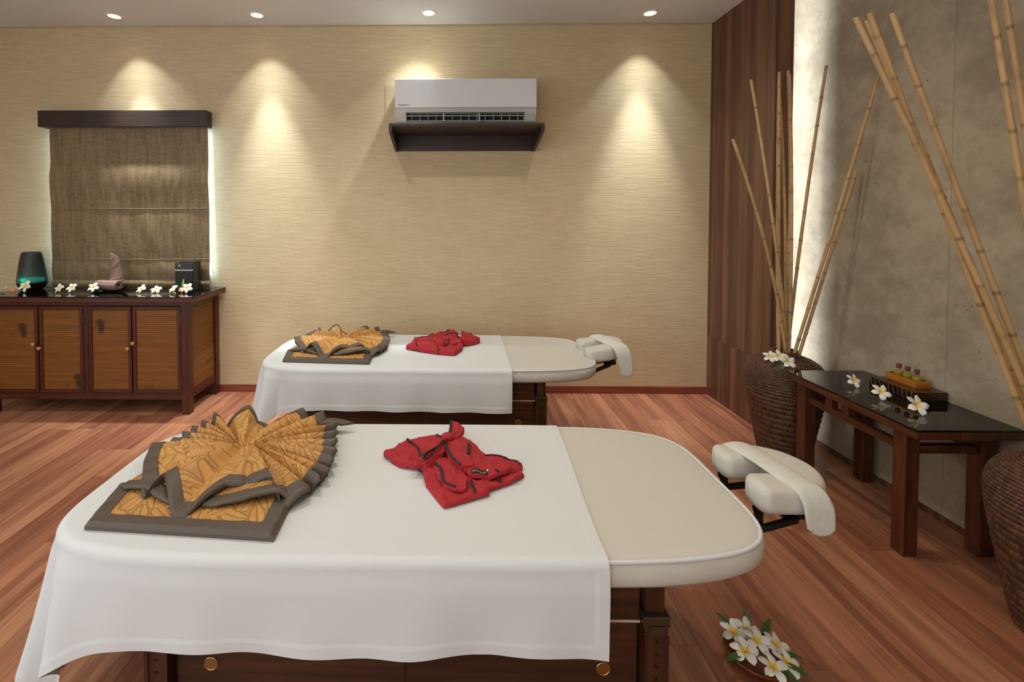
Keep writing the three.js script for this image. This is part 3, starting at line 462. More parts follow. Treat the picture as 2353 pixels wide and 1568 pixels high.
// ---------------------------------------------------------------- folded red robes
function foldedRobe(label, layers, pipes, knot, pos, labelPatch, loops = []) {
  const t = thing('folded_robe', label, 'robe', pos, 0, 'folded red robes');
  const inside = (poly, x, z) => { let c = false; for (let i = 0, j = poly.length - 1; i < poly.length; j = i++) { const a = poly[i], b = poly[j]; if ((a[1] > z) !== (b[1] > z) && x < (b[0] - a[0]) * (z - a[1]) / (b[1] - a[1]) + a[0]) c = !c; } return c; };
  const hgt = (L, x, z) => L.y + L.t + (L.sx || 0) * (x - L.c[0]) + (L.sz || 0) * (z - L.c[1]) + (L.w || 0.008) * wn(x * 16 + (L.k || 0), z * 16, L.k || 1) + 0.007 * Math.pow(1 - Math.min(1, Math.abs(wn(x * 11 + 7 * (L.k || 0), z * 11, 40 + (L.k || 0))) * 9), 2) - 0.004 * Math.pow(1 - Math.min(1, Math.abs(wn(x * 17, z * 17 + 5 * (L.k || 0), 60 + (L.k || 0))) * 12), 2) + 0.0045 * Math.pow(Math.abs(Math.sin((x * Math.cos(L.k || 1) + z * Math.sin(L.k || 1)) * 34 + 2 * wn(x * 9, z * 9, 2) + (L.k || 0))), 2.2);
  for (const L of layers) {
    const n = L.poly.length; L.c = [L.poly.reduce((s, p) => s + p[0], 0) / n, L.poly.reduce((s, p) => s + p[1], 0) / n];
    const cv = new THREE.CatmullRomCurve3(L.poly.map(p => V3(p[0], 0, p[1])), true, 'catmullrom', 0.12), N = n * 16, S = [0, .1, .2, .3, .4, .5, .6, .68, .75, .81, .86, .895, .925, .955, .985, 1, 1];
    const g = grid(N, S.length - 1, (u, v, i, j) => { const p = cv.getPoint((i % N) / N), s = S[j], x = mix(L.c[0], p.x, s), z = mix(L.c[1], p.z, s); const e = s > 0.92 ? Math.sqrt(Math.max(0, 1 - ((s - 0.92) / 0.08) ** 2)) : 1; let y = hgt(L, x, z); const lo = Math.max(0.001, L.lo ?? (y - L.t)); y = j === S.length - 1 ? lo : mix(Math.max(lo, y - 0.6 * L.t), y, 0.25 + 0.75 * e); return [x, Math.max(0.001, y), z, x / 0.3, z / 0.3]; }, true);
    const m = part(L.name || 'fold', g, M.red, t); if (L.label) m.userData.label = L.label;
  }
  const H = (x, z) => { let h = 0.002; for (const L of layers) if (inside(L.poly, x, z)) h = Math.max(h, hgt(L, x, z)); return h; };
  for (const [pts, w] of pipes) {
    const cv = curve(pts.map(p => [p[0], 0, p[1]])), n = 40;
    part('piping', sheetShell(3, n, (u, v) => { const p = cv.getPoint(v), tg = cv.getTangent(clamp(v, 0.001, 0.999)); p.x += -tg.z * (u - 0.5) * w; p.z += tg.x * (u - 0.5) * w; const q = cv.getPoint(v); let h = 0; for (const [a, b] of [[0, 0], [.006, 0], [-.006, 0], [0, .006], [0, -.006]]) h = Math.max(h, Math.min(H(q.x + a, q.z + b), H(q.x, q.z) + 0.006)); p.y = h + 0.0012; return p; }, 0.003), M.piping, t);
  }
  for (const [pts, h, w] of loops) {                                 // loops of the sash standing on edge
    const cv = curve(pts.map(p => [p[0], p[2], p[1]]));
    part('sash_loop', sheetShell(8, 60, (u, v) => { const p = cv.getPoint(v), tg = cv.getTangent(clamp(v, 0.001, 0.999)), q = u - 0.5; p.y += h + q * w; p.x += tg.z * q * w * 0.5; p.z -= tg.x * q * w * 0.5; return p; }, 0.003), M.red, t);
    for (const e of [-0.5, 0.5]) part('piping', sheetShell(2, 60, (u, v) => { const p = cv.getPoint(v), tg = cv.getTangent(clamp(v, 0.001, 0.999)), q = e + (u - 0.5) * 0.16; p.y += h + q * w; p.x += tg.z * q * w * 0.5; p.z -= tg.x * q * w * 0.5; return p; }, 0.0045), M.piping, t);
  }
  if (knot) { const g = new THREE.SphereGeometry(1, 24, 16); const p = g.attributes.position; for (let i = 0; i < p.count; i++) { const x = p.getX(i), y = p.getY(i), z = p.getZ(i), q = 1 + 0.35 * wn(x * 1.6, y * 1.6 + z * 2, 12); p.setXYZ(i, knot[0] + x * 0.024 * q, H(knot[0], knot[1]) + 0.006 + y * 0.016 * q, knot[1] + z * 0.020 * q); } g.computeVertexNormals(); part('knot', g, M.red, t); }
  if (labelPatch) {
    const cvs = document.createElement('canvas'); cvs.width = 256; cvs.height = 80; const c = cvs.getContext('2d'); c.fillStyle = '#1c1a14'; c.fillRect(0, 0, 256, 80); c.strokeStyle = '#b9b4a4'; c.lineWidth = 5; c.beginPath(); c.moveTo(26, 50); for (let i = 0; i <= 60; i++) c.lineTo(26 + i * 3.3, 42 + 13 * Math.sin(i * 1.15) * (0.6 + 0.4 * Math.sin(i * 0.37))); c.stroke();
    const tx = new THREE.CanvasTexture(cvs); tx.colorSpace = THREE.SRGBColorSpace;
    const [ax, az, bx2, bz, w] = labelPatch;
    const f = (u, v) => { const x = mix(ax, bx2, u), z = mix(az, bz, u) + (v - 0.5) * w; return V3(x, H(mix(ax, bx2, u), mix(az, bz, 0.5)) + 0.004 + 0.0018 * Math.sin(u * 5), z); };
    part('woven_label', grid(16, 4, (u, v) => { const p = f(u, v); return [p.x, p.y, p.z, u, 1 - v]; }), std({ map: tx, roughness: 0.7, side: THREE.DoubleSide }), t, 'small black woven label with pale script');
    part('size_tab', sheetShell(2, 2, (u, v) => { const p = f(0.94 + u * 0.10, 0.0 + v * 0.45); p.y += 0.002; return p; }, 0.001), M.linen, t, 'tiny white tab');
  }
  return t;
}
{
  const P = (a) => a.map(p => [p[0] - 0, p[1] + 1.62]);
  foldedRobe('folded red robe with dark piping and sash on the near bed', [
    { poly: P([[-.018, -1.384], [.078, -1.427], [.121, -1.447], [.125, -1.50], [.06, -1.55], [-.03, -1.60], [-.092, -1.565], [-.080, -1.50]]), y: 0.0, t: 0.015, k: 1, sz: -0.06, name: 'body' },
    { poly: P([[.10, -1.455], [.211, -1.52], [.248, -1.558], [.20, -1.60], [.12, -1.60], [.06, -1.55], [.07, -1.48]]), y: 0.0, t: 0.013, k: 2, name: 'body' },
    { poly: P([[-.243, -1.681], [-.166, -1.765], [-.094, -1.803], [0, -1.835], [.045, -1.815], [.055, -1.74], [-.02, -1.66], [-.115, -1.593], [-.177, -1.612]]), y: 0.0, t: 0.024, k: 3, w: 0.022, name: 'sleeve' },
    { poly: P([[.02, -1.80], [.072, -1.752], [.156, -1.652], [.251, -1.615], [.236, -1.575], [.19, -1.545], [.10, -1.53], [.03, -1.54], [-.01, -1.62], [-.01, -1.72]]), y: 0.004, t: 0.024, k: 4, w: 0.02, sx: -0.07, name: 'body' },
    { poly: P([[-.062, -1.615], [-.045, -1.52], [-.02, -1.462], [.017, -1.443], [.049, -1.446], [.056, -1.50], [.02, -1.58], [-.02, -1.64]]), y: 0.016, t: 0.012, k: 5, w: 0.014, name: 'front_panel' },
    { poly: P([[.06, -1.60], [.13, -1.60], [.21, -1.565], [.185, -1.535], [.13, -1.512], [.08, -1.505], [.055, -1.53]]), y: 0.016, t: 0.014, k: 6, w: 0.014, name: 'collar' },
    { poly: P([[-.01, -1.72], [-.055, -1.69], [-.105, -1.62], [-.128, -1.555], [-.094, -1.565], [-.062, -1.60], [-.02, -1.66]]), y: 0.022, t: 0.016, k: 7, sx: 0.06, name: 'sash_end' },
    { poly: P([[-.02, -1.735], [.02, -1.735], [.052, -1.66], [.080, -1.56], [.056, -1.548], [.034, -1.537], [.0, -1.60], [-.022, -1.68]]), y: 0.030, t: 0.014, k: 8, name: 'sash_end' },
    { poly: P([[-.015, -1.74], [-.004, -1.79], [.004, -1.862], [.055, -1.825], [.036, -1.77], [.018, -1.735]]), y: 0.020, t: 0.026, k: 9, sz: -0.12, name: 'sash_end' },
  ], [
    [P([[-.166, -1.765], [-.125, -1.715], [-.105, -1.645]]), 0.009], [P([[-.055, -1.815], [-.028, -1.775], [-.02, -1.75]]), 0.009], [P([[-.004, -1.76], [.0, -1.81], [.004, -1.855]]), 0.010],
    [P([[-.022, -1.70], [-.008, -1.64], [.012, -1.58], [.034, -1.54]]), 0.010], [P([[-.026, -1.68], [-.06, -1.645], [-.092, -1.62], [-.092, -1.575]]), 0.008],
    [P([[-.055, -1.60], [-.03, -1.54], [-.022, -1.475], [.017, -1.448]]), 0.010], [P([[.068, -1.72], [.066, -1.66], [.060, -1.615]]), 0.011], [P([[.066, -1.50], [.074, -1.46], [.076, -1.432]]), 0.009], [P([[.152, -1.548], [.160, -1.52], [.164, -1.495]]), 0.008],
    [P([[.12, -1.645], [.19, -1.63], [.248, -1.612]]), 0.005],
  ], [-0.008, -0.112], [0, SY, -1.62], [.068, .098, .124, .082, .028], [[[[-.014, -.09, .012], [-.05, -.045, .008], [-.088, .0, .004], [-.100, .035, 0], [-.086, .052, 0], [-.066, .030, .002], [-.045, -.01, .006], [-.018, -.07, .012]], 0.032, 0.034]]);
  const Q = (a) => a.map(p => [p[0] + 0.04, p[1] + 3.19]);
  foldedRobe('folded red robe with dark piping and sash on the far bed', [
    { poly: Q([[-.293, -3.072], [-.255, -3.195], [-.18, -3.26], [-.05, -3.30], [.06, -3.24], [.085, -3.12], [.074, -3.034], [.027, -2.93], [-.083, -2.955], [-.20, -3.01]]), y: 0, t: 0.030, k: 11, w: 0.012, name: 'body' },
    { poly: Q([[-.255, -3.18], [-.16, -3.255], [-.107, -3.33], [-.02, -3.43], [.03, -3.44], [.055, -3.34], [.04, -3.20], [-.06, -3.17], [-.17, -3.16]]), y: 0.006, t: 0.036, k: 12, w: 0.016, name: 'body' },
    { poly: Q([[.05, -3.22], [.085, -3.29], [.08, -3.40], [.12, -3.37], [.155, -3.40], [.16, -3.29], [.205, -3.23], [.15, -3.17], [.09, -3.14]]), y: 0, t: 0.042, k: 13, w: 0.022, name: 'sleeve' },
    { poly: Q([[-.06, -3.13], [-.05, -3.21], [.0, -3.25], [.06, -3.20], [.075, -3.10], [.03, -3.06], [-.01, -3.04]]), y: 0.020, t: 0.024, k: 14, w: 0.014, name: 'collar' },
    { poly: Q([[-.11, -3.15], [-.08, -3.24], [-.03, -3.22], [-.01, -3.12], [-.045, -3.05], [-.09, -3.07]]), y: 0.022, t: 0.022, k: 15, name: 'sash_end' },
  ], [
    [Q([[-.235, -3.15], [-.225, -3.09], [-.215, -3.03]]), 0.011], [Q([[-.085, -3.03], [-.08, -2.98], [-.075, -2.95]]), 0.011], [Q([[-.04, -3.25], [.0, -3.33], [.04, -3.31], [.06, -3.22]]), 0.012], [Q([[-.055, -3.07], [-.02, -3.05], [-.005, -3.09]]), 0.010], [Q([[-.03, -3.36], [-.02, -3.41], [-.005, -3.43]]), 0.010], [Q([[-.25, -3.18], [-.17, -3.245], [-.12, -3.31]]), 0.009],
  ], [0.01, 0.05], [-0.04, SY, -3.19], null);
}

// ---------------------------------------------------------------- cabinet with bamboo doors
{
  const x0 = -3.53, x1 = -1.972, zf = -3.49, zb = -3.955, c = thing('cabinet', 'dark red wooden cabinet with bamboo slat doors and black glass top', 'cabinet', [0, 0, 0]);
  const L = 0.06;
  for (const [a, b] of [[x0, zf], [x1 - L, zf], [x0, zb + L], [x1 - L, zb + L]]) part('leg', span(a, a + L, 0, 0.856, b - L, b, 0.004, 'y', 0.5), M.cabinet, c);
  part('rail', span(x0 + L, x1 - L, 0.11, 0.158, zf - 0.05, zf - 0.006, 0.003, 'x', 0.5), M.cabinet, c);
  part('rail', span(x0 + L, x1 - L, 0.826, 0.856, zf - 0.05, zf - 0.006, 0.003, 'x', 0.5), M.cabinet, c);
  part('mid_post', span(-2.775, -2.741, 0.158, 0.826, zf - 0.05, zf - 0.004, 0.002, 'y', 0.5), M.cabinet, c);
  part('carcass', mergeGeometries([span(x0 + 0.03, x1 - 0.03, 0.12, 0.14, zb + 0.01, zf - 0.03), span(x0 + 0.03, x1 - 0.03, 0.14, 0.855, zb, zb + 0.012), span(x0 + 0.02, x0 + 0.035, 0.14, 0.855, zb + L, zf - L)]), M.cabinet, c);
  part('top', span(x0 - 0.055, -1.915, 0.856, 0.892, zb - 0.008, -3.462, 0.003, 'x', 0.5), M.cabinet, c);
  part('glass_top', span(x0 - 0.055, -1.913, 0.892, 0.900, zb - 0.008, -3.460, 0.002), M.blackGlass, c, 'black glass sheet on top');
  // right end: framed bamboo panel
  part('end_rail', span(x1 - 0.045, x1 - 0.008, 0.11, 0.165, zb + L, zf - L, 0.003, 'z', 0.5), M.cabinet, c);
  part('end_rail', span(x1 - 0.045, x1 - 0.008, 0.80, 0.856, zb + L, zf - L, 0.003, 'z', 0.5), M.cabinet, c);
  part('end_panel', planarUV(span(x1 - 0.03, x1 - 0.018, 0.165, 0.80, zb + L, zf - L), 0.62, 'zy'), M.bambooPanel, c, 'bamboo slat end panel');
  part('bead', mergeGeometries([span(x1 - 0.02, x1 - 0.012, 0.165, 0.178, zb + L, zf - L)]), M.cabinet, c);
  const door = (a, b, kx, ky) => {
    const d = sub('door', c), fw = 0.026, z1 = zf - 0.002, z0 = z1 - 0.022, g = 0.003;
    part('door_frame', mergeGeometries([span(a + g, a + g + fw, 0.162, 0.822, z0, z1, 0.002, 'y', 0.5), span(b - g - fw, b - g, 0.162, 0.822, z0, z1, 0.002, 'y', 0.5), span(a + g + fw, b - g - fw, 0.162, 0.162 + fw, z0, z1, 0.002, 'x', 0.5), span(a + g + fw, b - g - fw, 0.822 - fw, 0.822, z0, z1, 0.002, 'x', 0.5)]), M.cabinet, d);
    const pg = planarUV(span(a + fw, b - fw, 0.162 + fw, 0.822 - fw, z0 + 0.004, z1 - 0.008), 0.62, 'xy'), pu = pg.attributes.uv, o1 = rnd(), o2 = Math.floor(rnd() * 40) / 40; for (let i = 0; i < pu.count; i++) pu.setXY(i, pu.getX(i) + o1, pu.getY(i) + o2);
    part('slat_panel', pg, M.bambooPanel, d, 'woven bamboo slat panel');
    const kb = lathe([[0.0005, 0.026], [0.010, 0.025], [0.015, 0.019], [0.013, 0.012], [0.007, 0.008], [0.008, 0]], 20); kb.rotateX(Math.PI / 2); kb.translate(kx, ky, z1); part('knob', kb, M.knob, d, 'round light wooden knob');
    for (const y of [0.25, 0.73]) { const hx = kx > (a + b) / 2 ? a + g - 0.002 : b - g + 0.002; const hg = new THREE.CylinderGeometry(0.004, 0.004, 0.06, 10); hg.translate(hx, y, z1 + 0.001); part('hinge', hg, M.pewter, d); }
  };
  door(-3.47, -3.122, -3.15, 0.535); door(-3.118, -2.776, -3.105, 0.505); door(-2.740, -2.408, -2.43, 0.505); door(-2.404, -2.032, -2.39, 0.545);
}
// ---------------------------------------------------------------- window blind
{
  const v = thing('blind_pelmet', 'dark brown box pelmet above the window blind', 'pelmet', [0, 0, 0]);
  part('front_board', span(-3.41, -2.012, 2.242, 2.376, -3.88, -3.858, 0.002, 'x', 0.5), M.espresso, v);
  part('return_board', span(-2.034, -2.012, 2.242, 2.376, ZW + 0.013, -3.88, 0, 'z', 0.5), M.espresso, v);
  part('return_board', span(-3.41, -3.388, 2.242, 2.376, ZW + 0.013, -3.88, 0, 'z', 0.5), M.espresso, v);
  part('top_board', span(-3.388, -2.034, 2.36, 2.376, ZW + 0.013, -3.88, 0, 'x', 0.5), M.espresso, v);
  const b = thing('roman_blind', 'brown slubbed fabric roman blind lowered over the window', 'blind', [0, 0, 0]);
  const ys = [2.355, 1.95, 1.565, 1.14, 0.965], X0 = -3.352, X1 = -2.018, zB = -3.905;
  const zAt = (x, y, k) => { const mid = Math.sin(Math.PI * clamp((y - ys[k + 1]) / (ys[k] - ys[k + 1]))); const dr = k === 0 ? 0.25 : 1; return zB + dr * mid * (0.007 + 0.022 * (wn(x * 7 + (y * (k - 1.5)) * 2.2, y * 1.5 + k * 7, 31) + 0.25 * wn(x * 19 + y * 5, k, 33))) + (k === 1 ? 0.012 * sstep(1.56, 1.95, y) * mid : 0) + 0.006 * clamp((x + 2.2) / 0.2) * wn(y * 9, 2, 4); };
  for (let k = 0; k < 4; k++) part('fabric_panel', grid(110, 30, (u, w) => { const y = mix(ys[k], ys[k + 1], w), x = mix(X0, X1, u) + 0.004 * wn(y * 5, u > 0.5 ? 1 : 3, 8); return [x, y, zAt(x, y, k), x / 1.0, y / 1.0]; }), (M.blind.side = THREE.DoubleSide, M.blind), b);
  part('hem', grid(110, 6, (u, w) => { const y = mix(0.965, 0.908, w), x = mix(X0, X1, u); return [x, y, zB + 0.012 * Math.sin(w * Math.PI) + 0.004 * wn(x * 8, w, 3), x, y]; }), M.blind, b);
  for (const y of [1.565, 1.14]) part('seam', tube([[X0, y - 0.004, zB + 0.002], [-3.0, y + 0.001, zB + 0.003], [-2.5, y, zB + 0.003], [X1, y + 0.004, zB + 0.002]], 0.0035, 60, 6), M.blind, b);
  part('headrail', span(X0 + 0.02, X1 - 0.02, 2.335, 2.358, -3.93, -3.90), M.espresso, b);
  const k = thing('pull_cord', 'thin white pull cord hanging beside the window blind', 'cord', [0, 0, 0]);
  part('cord', tube([[-2.035, 2.25, -3.945], [-2.03, 1.7, -3.945], [-2.02, 1.2, -3.945], [-2.012, 0.905, -3.945]], 0.0022, 40, 6), M.white, k); part('toggle', tube([[-2.0155, 1.06, -3.945], [-2.0145, 1.0, -3.945]], 0.005, 4, 8), M.white, k);
}
for (const [x, dir, lab] of [[-2.075, 1, 'slim cool white light bar behind the right edge of the blind'], [-3.30, -1, 'slim cool white light bar behind the left edge of the blind']]) {
  const t = thing('back_light_bar', lab, 'light', [x, 0, ZW + 0.04], 0, 'light bars behind the blind');
  part('housing', span(-0.006, 0.006, 1.0, 2.22, -0.016, 0.016), M.white, t);
  part('diffuser', span(dir > 0 ? 0.006 : -0.009, dir > 0 ? 0.009 : -0.006, 1.0, 2.22, -0.014, 0.014), std({ color: 0xffffff, emissive: 0xdcf2f6, emissiveIntensity: 2 }), t);
  const l = new THREE.RectAreaLight(0xb4e2ff, BACK_L, 0.028, 1.25); l.position.set(x + dir * 0.0105, 1.61, ZW + 0.04); l.lookAt(x + dir, 1.61, ZW + 0.04); scene.add(l);
}
// ---------------------------------------------------------------- air conditioner and its shelf
{
  const a = thing('air_conditioner', 'white wall mounted split air conditioner above dark shelf', 'air conditioner', [0, 2.236, ZW + 0.006]);
  const x0 = -0.438, x1 = 0.676, o0 = -0.352, o1 = 0.588;
  const ext = (pts, xa, xb) => { const s = new THREE.Shape(pts.map(p => new THREE.Vector2(p[0], p[1]))); const g = new THREE.ExtrudeGeometry(s, { depth: xb - xa, bevelEnabled: false }); g.rotateY(-Math.PI / 2); g.scale(-1, 1, 1); g.translate(xa, 0, 0); const i = g.index; if (!i) { const p = g.attributes.position; for (let k = 0; k < p.count; k += 3) for (const at of Object.values(g.attributes)) { const n = at.itemSize; for (let q = 0; q < n; q++) { const tmp = at.array[(k + 1) * n + q]; at.array[(k + 1) * n + q] = at.array[(k + 2) * n + q]; at.array[(k + 2) * n + q] = tmp; } } g.computeVertexNormals(); } return g; };
  const full = [[0, 0.02], [0.03, 0], [0.155, 0.004], [0.19, 0.024], [0.225, 0.086], [0.232, 0.112], [0.226, 0.118], [0.226, 0.34], [0, 0.34]];
  const notch = [[0, 0.02], [0.03, 0], [0.155, 0.004], [0.180, 0.018], [0.10, 0.06], [0.13, 0.10], [0.218, 0.088], [0.225, 0.092], [0.232, 0.112], [0.226, 0.118], [0.226, 0.34], [0, 0.34]];
  part('body', mergeGeometries([ext(full, x0, o0), ext(notch, o0, o1), ext(full, o1, x1)]), M.greyPlastic, a);
  part('front_panel', new RoundedBoxGeometry(x1 - x0 + 0.002, 0.226, 0.014, 4, 0.0055).translate((x0 + x1) / 2, 0.236, 0.234), M.whiteGloss, a);
  part('outlet', span(o0 + 0.002, o1 - 0.002, 0.02, 0.095, 0.09, 0.131), M.black, a);
  for (const [y, z] of [[0.066, 0.204], [0.030, 0.186]]) { const g = new RoundedBoxGeometry(o1 - o0 - 0.01, 0.005, 0.018, 2, 0.002); g.rotateX(0.35); g.translate((o0 + o1) / 2, y, z); part('louver', g, M.greyPlastic, a); }
  for (let k = 0; k < 14; k++) { const x = mix(o0 + 0.04, o1 - 0.05, k / 13); part('fin', span(x, x + 0.004, 0.03, 0.09, 0.135, 0.17), M.greyPlastic, a); }
  for (const x of [-0.06, 0.225]) part('divider', span(x, x + 0.010, 0.024, 0.088, 0.15, 0.20), M.greyPlastic, a);
  const font = await new FontLoader().loadAsync('fonts/droid/droid_sans_bold.typeface.json');
  const tg = new TextGeometry('Panasonic', { font, size: 0.0125, depth: 0.0005, curveSegments: 4 }); tg.translate(x0 + 0.028, 0.1385, 0.2412); part('logo', tg, std({ color: 0x1e2a55, roughness: 0.5 }), a, 'small dark blue lettering');
  const s = thing('wall_shelf', 'dark brown wall shelf with sloping ends under the air conditioner', 'shelf', [0, 0, 0]);
  part('top_board', span(-0.462, 0.702, 2.176, 2.200, ZW + 0.006, -3.53, 0.002, 'x', 0.5), M.espresso, s);
  part('back_board', span(-0.438, 0.678, 2.05, 2.176, ZW + 0.006, ZW + 0.024, 0, 'x', 0.5), M.espresso, s);
  for (const x of [-0.462, 0.678]) { const sh = new THREE.Shape(); const z0 = ZW + 0.006; sh.moveTo(-z0, 2.176); sh.lineTo(3.53, 2.176); sh.lineTo(3.53, 2.135); sh.lineTo(-z0 - 0.03, 2.045); sh.lineTo(-z0, 2.045); const g = new THREE.ExtrudeGeometry(sh, { depth: 0.024, bevelEnabled: false }); g.rotateY(Math.PI / 2); g.translate(x, 0, 0); part('bracket', woodUV(g, 'z', 0.5), M.espresso, s); }
}

// ---------------------------------------------------------------- flowers and leaves
const petalGeo = (pink) => {
  const L = 0.045, W = 0.035, g = grid(8, 10, (u, v) => { const w = W * Math.pow(Math.sin(Math.PI * (0.06 + 0.90 * Math.pow(v, 1.15))), 0.62) * (0.42 + 0.58 * Math.sqrt(v)), x = (u - 0.5) * w; return [x + 0.004 * v * v, 0.006 + 0.010 * Math.sin(v * 1.9) - 0.010 * v * v + 0.010 * (u - 0.5) * v - 0.012 * (2 * u - 1) ** 2 * v * 0.35, 0.003 + L * v]; });
  const p = g.attributes.position, c = []; for (let i = 0; i < p.count; i++) { const v = (p.getZ(i) - 0.003) / L, y = sstep(0.48, 0.1, v), k = pink ? ramp([0.72, 0.22, 0.13], [0.80, 0.35, 0.05], y) : ramp([0.84, 0.84, 0.80], [0.82, 0.55, 0.03], y); c.push(...k); }
  g.setAttribute('color', new THREE.Float32BufferAttribute(c, 3)); return g;
};
const petalW = petalGeo(false), petalP = petalGeo(true), stalkGeo = (() => { const g = new THREE.CylinderGeometry(0.0028, 0.0018, 0.016, 8); g.translate(0, -0.004, 0); g.setAttribute('color', new THREE.Float32BufferAttribute(Array.from({ length: g.attributes.position.count }, () => [0.75, 0.72, 0.5]).flat(), 3)); return g; })();
function flower(label, x, y, z, rx, rz, spin, sc, group, pink = false, fall = true) {
  const t = thing(pink ? 'pink_flower' : 'frangipani_flower', label, 'flower', [x, y, z], 0, group);
  for (let k = 0; k < 5; k++) { const m = part('petal', pink ? petalP : petalW, M.petal, t); m.rotation.order = 'YXZ'; m.rotation.y = k / 5 * Math.PI * 2 + rr(-0.08, 0.08); m.rotation.x = -rr(0.02, 0.28); }
  part('stalk', stalkGeo, M.petal, t);
  t.rotation.order = 'ZXY'; t.rotation.set(rx, spin, rz); t.scale.setScalar(sc); if (fall) settle(t, y); return t;
}
const leafGeo = (L, W, cup = 0.02) => grid(6, 12, (u, v) => { const w = W * Math.pow(Math.sin(Math.PI * (0.04 + 0.95 * v)), 0.8), x = (u - 0.5) * w; return [x, 0.002 + cup * v * (1 - v) + Math.abs(u - 0.5) * w * 0.25, v * L]; });
function leaf(label, x, y, z, turn, pitch, L, W, mat = M.leaf, group) { const m = solo('leaf', leafGeo(L, W), mat, label, 'leaf', group); m.rotation.order = 'YXZ'; m.position.set(x, y, z); m.rotation.set(-pitch, turn, 0); return m; }
{
  const GY = 0.9005, g = 'frangipani flowers on the cabinet';
  flower('white frangipani flower in front of the glowing diffuser', -3.36, GY, -3.66, 1.05, 0, 0.2, 1.05, g);
  flower('white frangipani flower on the cabinet, second from the left', -3.09, GY, -3.66, 0.95, 0.3, 0.5, 0.82, g);
  flower('white frangipani flower on the cabinet, third from the left', -2.99, GY, -3.66, 1.05, 0, 1.1, 0.88, g);
  flower('white frangipani flower resting against the rolled towel', -2.815, GY + 0.006, -3.655, 0.9, -0.2, 0.4, 0.88, g);
  flower('white frangipani flower on the cabinet, between towel and speaker, left one', -2.435, GY, -3.66, 0.75, 0.25, 0.1, 0.9, g);
  flower('white frangipani flower on the cabinet, between towel and speaker, right one', -2.32, GY, -3.66, 0.7, -0.1, 0.9, 0.9, g);
  flower('white frangipani flower before the speaker, left one', -2.175, GY, -3.65, 0.7, 0.35, 0.6, 0.85, g);
  flower('white frangipani flower before the speaker, right one', -2.065, GY, -3.65, 1.0, -0.15, 0.2, 0.92, g);
  flower('salmon pink flower beside the diffuser', -3.455, GY, -3.66, 0.8, 0, 0.3, 0.62, 'pink flowers on the cabinet', true);
  flower('salmon pink flower before the speaker', -2.115, GY, -3.665, 0.8, 0, 0.3, 0.66, 'pink flowers on the cabinet', true);
  flower('white frangipani bud half open at the left end of the cabinet', -3.53, GY, -3.66, 0.5, 0.9, 0.3, 0.6, g);
  leaf('narrow green leaf upright before the speaker', -2.115, GY + 0.012, -3.67, 3.14, 1.35, 0.10, 0.018, M.leafBright);
  leaf('green leaf lying between the flowers before the speaker', -2.19, GY, -3.625, 1.2, 0, 0.07, 0.02, M.leafBright);
  leaf('dark green leaf under the flower by the rolled towel', -2.80, GY + 0.003, -3.645, 1.3, 0.1, 0.08, 0.03);
  leaf('dark green leaf by the pink flower beside the diffuser', -3.50, GY, -3.625, -1.3, 0, 0.07, 0.02);
}
